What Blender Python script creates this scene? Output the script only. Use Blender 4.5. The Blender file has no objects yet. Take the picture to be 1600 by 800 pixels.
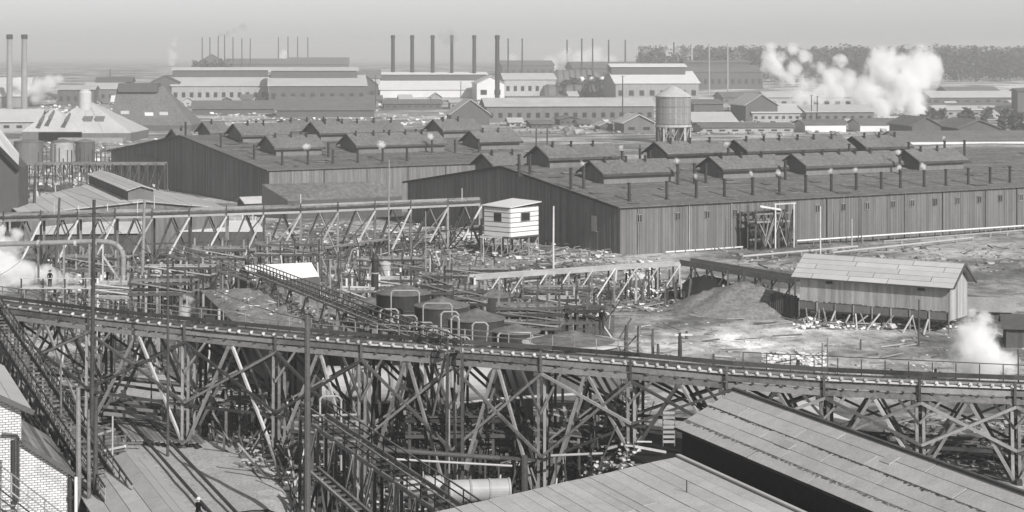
import bpy, bmesh, math, random
from mathutils import Vector as V, Matrix, noise as mn
random.seed(7)
R = random.random
def U(a, b): return a + (b - a) * random.random()
sc = bpy.context.scene
col = sc.collection

# ------------------------------------------------------------------ camera
F, HOR, CX, H = 2900.0, 90.0, 800.0, 30.0      # focal length in photo pixels, horizon row, centre column, eye height in metres
cam_d = bpy.data.cameras.new('camera'); cam = bpy.data.objects.new('camera', cam_d); col.objects.link(cam)
cam.location = (0, 0, H); cam.rotation_euler = (math.radians(90), 0, 0)
cam_d.sensor_width = 36; cam_d.lens = 36 * F / 1600; cam_d.shift_y = -(400 - HOR) / 1600
cam_d.clip_start = 1; cam_d.clip_end = 20000
sc.camera = cam
# ------------------------------------------------------------------ sky, sun, exposure
SUN_EL, SUN_TRAVEL = math.radians(31), V((-0.50, 0.866))
w = bpy.data.worlds.new('World'); sc.world = w; w.use_nodes = True
nt = w.node_tree; bg = nt.nodes['Background']
sky = nt.nodes.new('ShaderNodeTexSky'); sky.sky_type = 'NISHITA'; sky.sun_disc = False
sky.sun_elevation = SUN_EL; sky.sun_rotation = math.atan2(-SUN_TRAVEL.x, -SUN_TRAVEL.y)
bw = nt.nodes.new('ShaderNodeRGBToBW')          # the photograph is monochrome
nt.links.new(sky.outputs[0], bw.inputs[0]); nt.links.new(bw.outputs[0], bg.inputs[0])
bg.inputs[1].default_value = 0.08
sl = bpy.data.lights.new('sun', 'SUN'); sl.energy = 3.6; sl.angle = math.radians(0.5); sl.color = (1, .985, .97)
so = bpy.data.objects.new('sun', sl); col.objects.link(so)
d = V((SUN_TRAVEL.x * math.cos(SUN_EL), SUN_TRAVEL.y * math.cos(SUN_EL), -math.sin(SUN_EL)))
so.rotation_euler = d.to_track_quat('-Z', 'Y').to_euler(); so.location = (60, -60, 90)
sc.view_settings.view_transform = 'Standard'; sc.view_settings.look = 'None'
sc.view_settings.exposure = 0.62; sc.view_settings.gamma = 1
sc.cycles.volume_step_rate = .5; sc.cycles.volume_max_steps = 256
sc.cycles.volume_bounces = 8; sc.cycles.max_bounces = 10; sc.cycles.diffuse_bounces = 3

# ------------------------------------------------------------------ placing
def ss(t):
    t = max(0, min(1, t)); return t * t * (3 - 2 * t)
def g(x, y):                                     # height of the ground
    z = 20 * ss((y - 800) / 1300)
    z += 3.0 * ss((x - 3.5) / 4.5) * ss((160 - y) / 22)
    z -= 2.6 * ss((x + 17) / 5) * ss((6 - x) / 5) * ss((158 - y) / 14)
    if 60 < y < 700:
        z += 0.35 * mn.noise(V((x * .06, y * .035, 1.3))) + .10 * mn.noise(V((x * .35, y * .2, 4.1)))
    return z
def P(px, py, y): return V(((px - CX) / F * y, y, H - (py - HOR) / F * y))
def Z(px, py, z):
    y = F * (H - z) / (py - HOR); return V(((px - CX) / F * y, y, z))
def G(px, py):                                   # where that line of sight meets the ground
    y = 60.0
    while y < 6000:
        p = P(px, py, y)
        if p.z <= g(p.x, p.y): return p
        y *= 1.004
    return P(px, py, 6000)
def onground(px, y):
    x = (px - CX) / F * y; return V((x, y, g(x, y)))
UP = V((0, 0, 1))
A_ = V((.852, .523, 0)); B_ = V((-.523, .852, 0))          # the two great sheds: along, and back
U_ = V((.935, .355, 0)); V_ = V((-.355, .935, 0))          # the near yard: right, and back

# ------------------------------------------------------------------ materials
def mat(name, base, var=.25, rnd=.25, scale=1.0, rough=.85, bump=.3, streak=None, spot=0, metal=0, samp=1.4):
    m = bpy.data.materials.new(name); m.use_nodes = True; t = m.node_tree; N = t.nodes; L = t.links
    b = N['Principled BSDF']; b.inputs['Roughness'].default_value = rough; b.inputs['Metallic'].default_value = metal
    b.inputs['Specular IOR Level'].default_value = .25
    geo = N.new('ShaderNodeNewGeometry'); mp = N.new('ShaderNodeMapping'); L.new(geo.outputs['Position'], mp.inputs[0])
    if streak: mp.inputs['Scale'].default_value = streak
    n1 = N.new('ShaderNodeTexNoise'); n1.inputs['Scale'].default_value = .9 * scale; n1.inputs['Detail'].default_value = 6; n1.inputs['Roughness'].default_value = .65
    n2 = N.new('ShaderNodeTexNoise'); n2.inputs['Scale'].default_value = .13 * scale; n2.inputs['Detail'].default_value = 3
    L.new(mp.outputs[0], n1.inputs[0]); L.new(mp.outputs[0], n2.inputs[0])
    def M(op, a, c):
        x = N.new('ShaderNodeMath'); x.operation = op
        for i, k in enumerate((a, c)):
            if isinstance(k, (int, float)): x.inputs[i].default_value = k
            else: L.new(k, x.inputs[i])
        return x.outputs[0]
    s = M('ADD', M('MULTIPLY', M('SUBTRACT', n1.outputs[0], .5), 2.6 * var), M('MULTIPLY', M('SUBTRACT', n2.outputs[0], .5), 2.2 * var))
    oi = N.new('ShaderNodeObjectInfo')
    s = M('ADD', s, M('MULTIPLY', M('SUBTRACT', oi.outputs['Random'], .5), rnd))
    if spot:
        n3 = N.new('ShaderNodeTexNoise'); n3.inputs['Scale'].default_value = spot; n3.inputs['Detail'].default_value = 2
        L.new(geo.outputs['Position'], n3.inputs[0])
        s = M('ADD', s, M('MULTIPLY', M('SUBTRACT', n3.outputs[0], .5), samp))
    at = N.new('ShaderNodeAttribute'); at.attribute_name = 'shade'
    v = M('MULTIPLY', M('MULTIPLY', M('MAXIMUM', M('ADD', s, 1), .15), base), at.outputs['Fac'])
    cmb = N.new('ShaderNodeCombineColor'); L.new(M('MULTIPLY', v, 1.0), cmb.inputs[0]); L.new(M('MULTIPLY', v, .985), cmb.inputs[1]); L.new(M('MULTIPLY', v, .985), cmb.inputs[2])
    L.new(cmb.outputs[0], b.inputs['Base Color'])
    if bump:
        bp = N.new('ShaderNodeBump'); bp.inputs['Strength'].default_value = bump; bp.inputs['Distance'].default_value = .06
        L.new(n1.outputs[0], bp.inputs['Height']); L.new(bp.outputs[0], b.inputs['Normal'])
    return m
VST = (6, 6, 1.2)
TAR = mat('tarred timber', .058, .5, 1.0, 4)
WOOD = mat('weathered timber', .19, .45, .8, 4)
PALEWOOD = mat('pale new timber and sunlit braces', .44, .3, .6, 4)
FLUMEW = mat('grey sawn timber', .30, .25, .2, 2)
WALLW = mat('weathered board wall', .13, .25, .1, 1.2, streak=VST)
WALLD = mat('dark stained board wall', .085, .25, .1, 1.2, streak=VST)
WALLP = mat('pale board wall', .30, .25, .45, 1.2, streak=VST)
ROOFT = mat('felted shed roof', .125, .3, .03, 1.5, bump=.3, spot=1.5)
ROOFM = mat('monitor roof felt', .135, .25, .08, 1.5, bump=.3, spot=2)
ROOFG = mat('grey sheet roof', .40, .2, .05, .9, bump=.15, spot=7, samp=.5)
ROOFL = mat('light sheet roof', .42, .14, .12, .9, bump=.15)
WHITE = mat('whitewashed boards', .60, .1, .1, 1.5, bump=.2)
IRON = mat('dark iron', .035, .4, .4, 1.5, rough=.55)
PIPE = mat('light iron pipe', .30, .25, .5, 2, rough=.5)
STEEL = mat('galvanised plate', .36, .25, .2, 1, rough=.45, bump=.1)
BRICK = mat('brick chimney', .22, .25, .2, .6)
GABLEW = mat('gable boards lifted for grazing sun', .15, .3, .1, 1.4, streak=VST)  # base tone raised to offset the sun only grazing the gable
GLASS = mat('dark window glass', .03, .2, .3, 1, rough=.2)
TREE = mat('pine foliage', .05, .3, .3, .3)
STONE = mat('broken rock and scrap', .5, .3, .8, 1)
DIRT = mat('dumped earth', .17, .35, 0, 1.5, bump=.9, spot=2.5)
REFUSE_AND_SHADE = mat('black refuse and painted alley shade', .012, .4, 0, 2, bump=.5, spot=5)  # refuse bank, and shade painted into the alley ground and walls
SKIN = mat('skin', .40, .1, 0, 1)
CLOTH = mat('dark work clothes', .035, .2, .3, 3)
CLOTHG = mat('grey shirt', .32, .2, .2, 3)
RUBBLE = mat('yard rubbish', .30, .3, .9, 1)
# ground: sand, bare mud and grass in streaks
GROUND = bpy.data.materials.new('yard ground'); GROUND.use_nodes = True
def ground_mat(m):
    t = m.node_tree; N = t.nodes; L = t.links; b = N['Principled BSDF']; b.inputs['Roughness'].default_value = .95; b.inputs['Specular IOR Level'].default_value = .1
    geo = N.new('ShaderNodeNewGeometry')
    def nz(sx, sy, det, scale=1, rg=.6):
        mp = N.new('ShaderNodeMapping'); mp.inputs['Scale'].default_value = (sx, sy, 1); L.new(geo.outputs['Position'], mp.inputs[0])
        n = N.new('ShaderNodeTexNoise'); n.inputs['Scale'].default_value = scale; n.inputs['Detail'].default_value = det; n.inputs['Roughness'].default_value = rg
        L.new(mp.outputs[0], n.inputs[0]); return n.outputs[0]
    def ramp(src, pts):
        r = N.new('ShaderNodeValToRGB'); L.new(src, r.inputs[0]); e = r.color_ramp.elements
        e[0].position, e[0].color = pts[0][0], (pts[0][1],) * 3 + (1,)
        e[1].position, e[1].color = pts[-1][0], (pts[-1][1],) * 3 + (1,)
        for p_, c_ in pts[1:-1]: q = e.new(p_); q.color = (c_,) * 3 + (1,)
        return r.outputs[0]
    big = ramp(nz(.035, .05, 6), [(.36, .10), (.47, .19), (.53, .33), (.62, .48)])
    fine = ramp(nz(.7, .35, 6, rg=.75), [(.3, .45), (.5, 1.0), (.7, 1.45)])
    mx = N.new('ShaderNodeMix'); mx.data_type = 'RGBA'; mx.blend_type = 'MULTIPLY'; mx.inputs[0].default_value = 1
    L.new(big, mx.inputs[6]); L.new(fine, mx.inputs[7])
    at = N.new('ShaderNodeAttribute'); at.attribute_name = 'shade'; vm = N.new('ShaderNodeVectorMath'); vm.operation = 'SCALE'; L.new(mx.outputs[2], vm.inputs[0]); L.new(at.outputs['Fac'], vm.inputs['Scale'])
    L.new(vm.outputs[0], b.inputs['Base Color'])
    bp = N.new('ShaderNodeBump'); bp.inputs['Strength'].default_value = .8; bp.inputs['Distance'].default_value = .25
    L.new(nz(1.6, .9, 6, rg=.75), bp.inputs['Height']); L.new(bp.outputs[0], b.inputs['Normal'])
ground_mat(GROUND)

# ------------------------------------------------------------------ objects
WL = {}                                            # world location of every root
def wloc(o): return WL.get(o.name, V((0, 0, 0))) if o else V((0, 0, 0))
def thing(name, label, cat, loc, group=None):
    o = bpy.data.objects.new(name, None); col.objects.link(o); o.location = loc; o.empty_display_size = .5
    WL[o.name] = V(loc); o['label'] = label; o['category'] = cat
    if group: o['group'] = group
    return o
def tag(o, label, cat, group=None):
    o['label'] = label; o['category'] = cat
    if group: o['group'] = group
    return o
class MB:
    def __init__(s): s.v = []; s.f = []; s.s = []; s.sh = 1.0
    def add(s, vs, fs):
        n = len(s.v); s.v += [tuple(a) for a in vs]; s.s += [s.sh] * len(vs); s.f += [tuple(i + n for i in f) for f in fs]
    def poly(s, pts): s.add(pts, [tuple(range(len(pts)))])
    def slab(s, pts, ext):                         # polygon thickened by the vector ext
        n = len(pts); ext = V(ext)
        s.add([V(p) for p in pts] + [V(p) + ext for p in pts], [tuple(range(n)), tuple(range(2 * n - 1, n - 1, -1))] + [(i, i + n, (i + 1) % n + n, (i + 1) % n) for i in range(n)])
    def box(s, o, a, b, c):
        o = V(o); s.slab([o, o + a, o + a + b, o + b], c)
    def beam(s, p, q, w, h=None):
        p = V(p); q = V(q); h = h or w; d = (q - p)
        if d.length < 1e-4: return
        d.normalize(); a = d.cross(UP)
        a = V((1, 0, 0)) if a.length < .05 else a.normalized()
        b = a.cross(d); s.slab([p - a * w / 2 - b * h / 2, p + a * w / 2 - b * h / 2, p + a * w / 2 + b * h / 2, p - a * w / 2 + b * h / 2], q - p)
    def cyl(s, p, q, r0, r1=None, n=10, caps=True):
        r1 = r0 if r1 is None else r1; p = V(p); q = V(q); d = (q - p).normalized(); a = d.orthogonal().normalized(); b = d.cross(a)
        ring = [a * math.cos(2 * math.pi * i / n) + b * math.sin(2 * math.pi * i / n) for i in range(n)]
        fs = [(i, (i + 1) % n, (i + 1) % n + n, i + n) for i in range(n)]
        if caps: fs += [tuple(range(n - 1, -1, -1)), tuple(range(n, 2 * n))]
        s.add([p + k * r0 for k in ring] + [q + k * r1 for k in ring], fs)
    def lathe(s, c, prof, n=24, ax=UP):
        ax = V(ax).normalized(); a = ax.orthogonal().normalized(); b = ax.cross(a); vs = []; fs = []
        for r, z in prof: vs += [V(c) + ax * z + (a * math.cos(2 * math.pi * i / n) + b * math.sin(2 * math.pi * i / n)) * r for i in range(n)]
        for k in range(len(prof) - 1): fs += [(k * n + i, k * n + (i + 1) % n, (k + 1) * n + (i + 1) % n, (k + 1) * n + i) for i in range(n)]
        fs += [tuple(range(n - 1, -1, -1)), tuple((len(prof) - 1) * n + i for i in range(n))]
        s.add(vs, fs)
    def tube(s, pts, r, n=6):
        for a, b in zip(pts, pts[1:]): s.cyl(a, b, r, r, n)
    def rock(s, c, r, flat=.6):
        vs = [V(c) + V((U(.6, 1.2) * math.cos(a) * r, U(.6, 1.2) * math.sin(a) * r, k * r * flat)) for k, a in [(-.6, 0), (-.6, 1.6), (-.6, 3.2), (-.6, 4.7), (.5, .8), (.7, 2.4), (.5, 4), (.6, 5.5)]]
        s.add(vs, [(3, 2, 1, 0), (4, 5, 6, 7), (0, 1, 4), (1, 5, 4), (1, 2, 5), (2, 6, 5), (2, 3, 6), (3, 7, 6), (3, 0, 7), (0, 4, 7)])
    def build(s, name, m, parent=None, smooth=False, kind=None, label=None):
        off = wloc(parent)
        me = bpy.data.meshes.new(name); me.from_pydata([(x - off.x, y - off.y, z - off.z) for x, y, z in s.v], [], s.f)
        at = me.attributes.new('shade', 'FLOAT', 'POINT'); at.data.foreach_set('value', s.s)
        me.materials.append(m); me.validate()
        bmm = bmesh.new(); bmm.from_mesh(me); bmesh.ops.recalc_face_normals(bmm, faces=bmm.faces); bmm.to_mesh(me); bmm.free()
        if smooth: me.polygons.foreach_set('use_smooth', [True] * len(me.polygons))
        o = bpy.data.objects.new(name, me); col.objects.link(o)
        if parent: o.parent = parent; WL[o.name] = off
        if kind: o['kind'] = kind
        if label: o['label'] = label
        return o
_unit = {}
def unit(kind, m):
    if (kind, m.name) not in _unit:
        b = MB()
        if kind == 'box': b.box((-.5, -.5, 0), V((1, 0, 0)), V((0, 1, 0)), V((0, 0, 1)))
        elif kind == 'cyl': b.cyl((0, 0, 0), (0, 0, 1), .5, .46, 8)
        me = bpy.data.meshes.new(kind + ' ' + m.name); me.from_pydata(b.v, [], b.f); me.attributes.new('shade', 'FLOAT', 'POINT').data.foreach_set('value', [1.0] * len(b.v))
        me.materials.append(m); _unit[(kind, m.name)] = me
    return _unit[(kind, m.name)]
def member(name, parent, p, q, w, h, m, kind='box', label=None, ax=None):
    """one straight member (post, brace, plank, pipe) as an object sharing one mesh per material"""
    p = V(p); q = V(q); d = q - p; L = d.length; d.normalize(); a = d.cross(UP)
    a = V((1, 0, 0)) if a.length < .05 else a.normalized()
    if ax: a = ax
    b = a.cross(d)
    o = bpy.data.objects.new(name, unit(kind, m)); col.objects.link(o)
    M = Matrix(((a.x * w, b.x * h, d.x * L, p.x), (a.y * w, b.y * h, d.y * L, p.y), (a.z * w, b.z * h, d.z * L, p.z), (0, 0, 0, 1)))
    if parent: M = Matrix.Translation(-wloc(parent)) @ M; o.parent = parent
    o.matrix_local = M if parent else M
    if not parent: WL[o.name] = p.copy()
    if label: o['label'] = label
    return o
def struct(o): o['kind'] = 'structure'; return o

# ------------------------------------------------------------------ ground
def make_ground():
    rows = []; y = 55.0
    while y < 12000: rows.append(y); y *= 1.0115 if y < 420 else 1.045
    n = 360; vs = []; fs = []
    for y in rows:
        for i in range(n + 1):
            x = (-2000 + 5600 * i / n - CX) / F * y * (1 if y > 300 else 1 + (300 - y) / 300)
            vs.append((x, y, g(x, y)))
    for j in range(len(rows) - 1):
        for i in range(n): a = j * (n + 1) + i; fs.append((a, a + 1, a + n + 2, a + n + 1))
    me = bpy.data.meshes.new('ground'); me.from_pydata(vs, [], fs); me.materials.append(GROUND)
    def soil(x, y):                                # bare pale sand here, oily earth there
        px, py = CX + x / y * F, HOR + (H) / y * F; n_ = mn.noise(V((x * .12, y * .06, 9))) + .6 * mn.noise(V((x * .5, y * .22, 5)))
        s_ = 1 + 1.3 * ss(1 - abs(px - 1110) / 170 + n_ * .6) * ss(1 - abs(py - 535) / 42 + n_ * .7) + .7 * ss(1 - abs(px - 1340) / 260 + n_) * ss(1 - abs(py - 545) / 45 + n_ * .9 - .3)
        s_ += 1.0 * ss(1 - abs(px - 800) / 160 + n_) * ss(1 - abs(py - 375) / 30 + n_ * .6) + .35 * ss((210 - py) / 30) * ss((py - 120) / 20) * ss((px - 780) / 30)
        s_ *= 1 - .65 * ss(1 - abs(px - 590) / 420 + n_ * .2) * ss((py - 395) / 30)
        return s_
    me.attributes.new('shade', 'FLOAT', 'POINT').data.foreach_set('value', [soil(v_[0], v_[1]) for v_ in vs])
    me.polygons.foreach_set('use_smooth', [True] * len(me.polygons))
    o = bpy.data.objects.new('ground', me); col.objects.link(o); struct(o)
make_ground()
def sheet(name, pix, m, dz=.03, nu=14, nv=24):
    """a road or path laid over the ground: pix is four corners in order, subdivided and draped"""
    a, b, c, d_ = [G(*p) for p in pix]; mb = MB(); vs = []
    for j in range(nv + 1):
        for i in range(nu + 1):
            l = a.lerp(d_, j / nv); r = b.lerp(c, j / nv); q = l.lerp(r, i / nu); vs.append((q.x, q.y, g(q.x, q.y) + dz))
    mb.add(vs, [(j * (nu + 1) + i, j * (nu + 1) + i + 1, (j + 1) * (nu + 1) + i + 1, (j + 1) * (nu + 1) + i) for j in range(nv) for i in range(nu)])
    return struct(mb.build(name, m))
ROADM = mat('packed dirt road', .36, .2, 0, 1.5, spot=6)
sheet('road', [(175, 590), (268, 590), (560, 830), (215, 830)], ROADM, .14)
sheet('alley_shade', [(930, 690), (1075, 690), (1600, 1000), (900, 800)], REFUSE_AND_SHADE, .08)  # near-black sheet standing in for shade in the alley between the roofs
sheet('mill_yard', [(330, 600), (960, 600), (960, 800), (480, 800)], mat('oily mill yard', .055, .5, 0, 1.2, spot=1.2), .05)
sheet('plank_yard', [(290, 430), (960, 430), (960, 560), (250, 560)], mat('trodden yard', .12, .5, 0, 1, spot=.8), .05)

# ------------------------------------------------------------------ generic gabled building
def boards(mb, a, b, z0, zt, nrm, step=.35, base=1.0, amp=.22):
    """upright boards between two foot points; zt(t) is the top height"""
    L = (b - a).length; n = max(1, int(L / step)); dv = (b - a) / n
    for i in range(n):
        o = a + dv * i; t = (i + .5) / n; mb.sh = base * (1 + U(-amp, amp)); e = nrm * U(.01, .07)
        p = [V((o.x, o.y, z0)), V((o.x + dv.x * .93, o.y + dv.y * .93, z0)), V((o.x + dv.x * .93, o.y + dv.y * .93, zt(t))), V((o.x, o.y, zt(t)))]
        mb.slab(p, e)
    mb.sh = 1
def gable(name, label, cat, O, u, L, W, h, rise, wm, rm, z0=None, over=.5, ridge_along=True, brd=.5, win=(), door=(), group=None, thick=.12):
    """O: front-left foot; u: along the front. ridge_along: ridge parallel to the front, else the gable is the front"""
    u = u.normalized(); v = V((-u.y, u.x, 0)); O = V(O); z0 = O.z if z0 is None else z0; zb = z0 - .6
    t = thing(name, label, cat, (O.x, O.y, z0), group); top = z0 + h
    def pt(a, b, z): return V((O.x, O.y, 0)) + u * a + v * b + UP * z
    w_ = MB()
    if ridge_along: prof = [pt(0, 0, zb), pt(0, W, zb), pt(0, W, top), pt(0, W / 2, top + rise), pt(0, 0, top)]; w_.slab(prof, u * L)
    else: prof = [pt(0, 0, zb), pt(L, 0, zb), pt(L, 0, top), pt(L / 2, 0, top + rise), pt(0, 0, top)]; w_.slab(prof, v * W)
    wall = w_.build('wall', wm, t)
    if brd:
        bb = MB()
        if ridge_along:
            boards(bb, pt(0, 0, 0), pt(L, 0, 0), zb, lambda q: top, -v, brd)
            boards(bb, pt(0, W, 0), pt(0, 0, 0), zb, lambda q: top + rise * (1 - abs(2 * q - 1)), -u, brd)
        else:
            boards(bb, pt(0, 0, 0), pt(L, 0, 0), zb, lambda q: top + rise * (1 - abs(2 * q - 1)), -v, brd)
            boards(bb, pt(0, W, 0), pt(0, 0, 0), zb, lambda q: top, -u, brd)
            boards(bb, pt(L, 0, 0), pt(L, W, 0), zb, lambda q: top, u, brd)
        bb.build('cladding', wm, t, kind='stuff')
    k = rise / ((W if ridge_along else L) / 2); ov = over; T = UP * thick
    for s in (0, 1):
        r = MB()
        if ridge_along:
            e = pt(-ov, -ov if s == 0 else W + ov, top - k * ov + .06); rd = pt(-ov, W / 2, top + rise + .06); r.slab([e, e + u * (L + 2 * ov), rd + u * (L + 2 * ov), rd], T)
        else:
            e = pt(-ov if s == 0 else L + ov, -ov, top - k * ov + .06); rd = pt(L / 2, -ov, top + rise + .06); r.slab([e, e + v * (W + 2 * ov), rd + v * (W + 2 * ov), rd], T)
        r.build('roof', rm, t)
    for a, zc, ww, hh in win:                                   # windows of the front wall
        f = MB(); f.box(pt(a - ww / 2, -.12, z0 + zc - hh / 2), u * ww, v * .1, UP * hh); fo = f.build('window', TAR, t)
        p_ = MB(); p_.box(pt(a - ww / 2 + .1, -.15, z0 + zc - hh / 2 + .1), u * (ww - .2), v * .06, UP * (hh - .2)); p_.build('pane', GLASS, fo)
    for a, ww, hh in door:
        f = MB(); f.box(pt(a, -.14, z0), u * ww, v * .12, UP * hh); f.build('door', PALEWOOD, t)
    return t, pt

# ------------------------------------------------------------------ the great sheds
def great_shed(label, O, L, Wd, eave, rise, starts, vents_s, vent_px, win_px, lbl, wallm, gm):
    A, B = A_, B_
    t = thing('long_shed', label, 'shed', O)
    def pt(a, s, z): return V((O.x, O.y, 0)) + A * a + B * s + UP * z
    def rz(s): return eave + rise * (1 - abs(2 * s / Wd - 1))
    w1 = MB(); w1.slab([pt(0, 0, -1), pt(0, Wd, -1), pt(0, Wd, eave), pt(0, Wd / 2, eave + rise), pt(0, 0, eave)], A * L); w1.build('wall', wallm, t)
    b1 = MB(); boards(b1, pt(0, 0, 0), pt(L, 0, 0), -.3, lambda q: eave, -B, .27, 1, .2); b1.build('front_boarding', wallm, t, kind='stuff')
    b2 = MB(); boards(b2, pt(0, Wd, 0), pt(0, 0, 0), .2 if lbl == 'near' else -.3, lambda q: eave + rise * (1 - abs(2 * q - 1)), -A, .5, 1, .22); b2.build('gable_boarding', gm, t, kind='stuff')
    def a_at(px, s, z):                            # distance along the shed whose image column is px
        k = (px - CX) / F; x0 = O.x + B.x * s; y0 = O.y + B.y * s
        return (k * y0 - x0) / (A.x - k * A.y)
    for s in (0, 1):                               # roof laid in felt courses
        n = 9
        for i in range(n):
            f0, f1 = i / n, (i + 1) / n
            q0, q1 = (f0 * Wd / 2, f1 * Wd / 2) if s == 0 else (Wd - f0 * Wd / 2, Wd - f1 * Wd / 2)
            if i == 0: q0 += -.6 if s == 0 else .6
            r = MB(); r.sh = U(.93, 1.07)
            z0, z1 = eave + rise * (2 * (q0 if s == 0 else Wd - q0) / Wd), rz(q1)
            r.slab([pt(-.7, q0, z0 + .12), pt(L, q0, z0 + .12), pt(L, q1, z1 + .05), pt(-.7, q1, z1 + .05)], UP * .12)
            r.build('roof_course', ROOFT, t)
    fa = MB(); fa.beam(pt(-.75, -.7, eave - .0), pt(-.75, Wd / 2, eave + rise + .1), .2, .35); fa.beam(pt(-.75, Wd / 2, eave + rise + .1), pt(-.75, Wd + .6, eave), .2, .35); fa.build('bargeboard', TAR, t)
    for s, w, spans in starts:                     # roof monitors
        for (p0, p1) in spans:
            a0 = a_at(p0, s, 0); a1 = a_at(p1, s, 0); zb = rz(s) - .5; h = w / 2
            lo = min(rz(s - h), rz(s + h)); ze = max(rz(s - h), rz(s + h)) + 1.25 if s < Wd * .45 else rz(s) + 1.75; zr = ze + h * .50
            m = MB(); m.slab([pt(a0, s - h, lo - .3), pt(a0, s + h, lo - .3), pt(a0, s + h, ze), pt(a0, s, zr), pt(a0, s - h, ze)], A * (a1 - a0)); mo = m.build('roof_monitor', gm, t)
            for sg in (-1, 1):
                r = MB(); e = pt(a0 - .6, s + sg * (h + .6), ze - .50 * .6 + .05); rd = pt(a0 - .6, s, zr + .05); r.slab([e, e + A * (a1 - a0 + 1.2), rd + A * (a1 - a0 + 1.2), rd], UP * .15); r.build('monitor_roof', ROOFM, mo)
            k = a0 + U(1, 3)
            while k < a1 - 1: c = MB(); q = pt(k, s - h * .25, zr - .6); c.cyl(q, q + UP * 1.3, .22, .2, 6); c.cyl(q + UP * 1.2, q + UP * 1.45, .34, .1, 6); c.build('cowl', IRON, mo); k += U(3.5, 4.5)
            e = MB(); e.beam(pt(a0 - .7, s - h - .7, ze - .45), pt(a1 + .6, s - h - .7, ze - .45), .14, .42); e.beam(pt(a0 - .7, s - h - .7, ze - .45), pt(a0 - .7, s, zr), .12, .3); e.beam(pt(a0 - .7, s, zr), pt(a0 - .7, s + h + .7, ze - .45), .12, .3); e.build('eaves_board', TAR, mo)
    tops = []
    for s, hh, pxs in vent_px:
        for px in pxs:
            a = a_at(px, s, 0)
            if a > L: continue
            zb = rz(s); m = MB(); q = pt(a, s, zb - .1); m.cyl(q, q + UP * (hh + .1), .24, .23, 8); m.cyl(q + UP * (hh - .1), q + UP * (hh + .1), .3, .3, 8); m.box(q - A * .4 - B * .4, A * .8, B * .8, UP * .3)
            m.build('vent_pipe', IRON, t); tops.append(q + UP * (hh + .2))
    pm = MB()
    for i in range(90):
        a, s_ = U(1, L - 4), U(1, Wd * .48); z = rz(s_) + .32; pm.sh = U(.7, 1.45); w_, d_ = U(.8, 3), U(.5, 1.6); pm.slab([pt(a, s_, z), pt(a + w_, s_, z), pt(a + w_, s_ + d_, z + rise * 2 / Wd * d_), pt(a, s_ + d_, z + rise * 2 / Wd * d_)], UP * .03)
    pm.build('roof_patches', ROOFT, t, kind='stuff')
    for i in range(int(L / 9)): a = 4 + i * 9 + U(-1, 1); member('wall_post', t, pt(a, -.18, -.3), pt(a, -.18, eave), .16, .12, TAR if R() < .6 else WOOD, ax=A)
    for px, zc, ww, hh in win_px:
        a = a_at(px, 0, 0); f = MB(); f.box(pt(a - ww / 2, -.2, zc - hh / 2), A * ww, B * .15, UP * hh); fo = f.build('window', WOOD, t)
        for i in (0, 1):
            p_ = MB(); p_.box(pt(a - ww / 2 + .08 + i * ww / 2, -.24, zc - hh / 2 + .1), A * (ww / 2 - .14), B * .06, UP * (hh - .2)); p_.build('pane', GLASS, fo)
    return t, pt, a_at, rz, tops
OA = V((16.4, 280.6, 0))
wpx = [998, 1058, 1104, 1147, 1276, 1317, 1354, 1394, 1424, 1460, 1495, 1529, 1562, 1594]
shedA, ptA, aA, rzA, topsA = great_shed('long low timber shed with three rows of roof monitors, nearest, right of the white hut', OA, 150, 67.6, 7.26, 4.45,
    [(19.5, 6.4, [(926, 1036), (1112, 1206), (1241, 1385), (1417, 1486)]), (34.0, 6.4, [(843, 952), (1027, 1122), (1151, 1312), (1335, 1402)]), (48.5, 6.4, [(757, 830)])], 0,
    [(3.6, 3.0, [983, 1042, 1088, 1132, 1176, 1218, 1259, 1299, 1338, 1377, 1407, 1444, 1478, 1513, 1547, 1578]), (14.0, 3.5, [892, 912, 1059, 1085, 1103, 1227, 1406]), (26.5, 3.5, [811, 828, 972, 1016, 1138, 1327, 1420, 1476, 1507]), (41, 2.9, [825, 838, 1000, 1180])],
    [(p, 5.55, .9, 1.25) for p in wpx], 'near', WALLW, GABLEW)
OB = Z(421, 267, 7.26); OB.z = 0
shedB, ptB, aB, rzB, topsB = great_shed('long dark timber shed with rows of roof monitors, farther, left behind the trestle', OB, 68, 93.7, 7.26, 5.3,
    [(20, 8.2, [(419, 490), (545, 680), (737, 797)]), (38, 8.2, [(368, 438), (489, 618), (680, 737)]), (58, 8, [(320, 346), (440, 545)]), (78, 8, [(272, 290)])], 0,
    [(5, 3, [441, 481, 520, 559, 598, 636]), (13, 3.2, [397, 513, 675, 711, 748]), (29, 3.2, [345, 470, 600, 650]), (48, 3.2, [290, 400, 440, 530, 690])],
    [], 'far', GABLEW, GABLEW)
# bright ridge strips on the sheds' far neighbours, door and sill of the near shed
for lab, pp in (('pale door high in the gable wall', (930, 357)),):
    k = (pp[0] - CX) / F
    s = (k * OA.y - OA.x) / (B_.x - k * B_.y); m = MB(); m.box(ptA(-.25, s - .7, 3.2), B_ * 1.4, A_ * .15, UP * 2.4); m.build('door', PALEWOOD, shedA, label=lab)
lw = MB(); lw.box(ptB(-.6, 62, 0), B_ * 14, A_ * .55, UP * 7); lw.build('wall_panel', WALLW, shedB)
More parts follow.
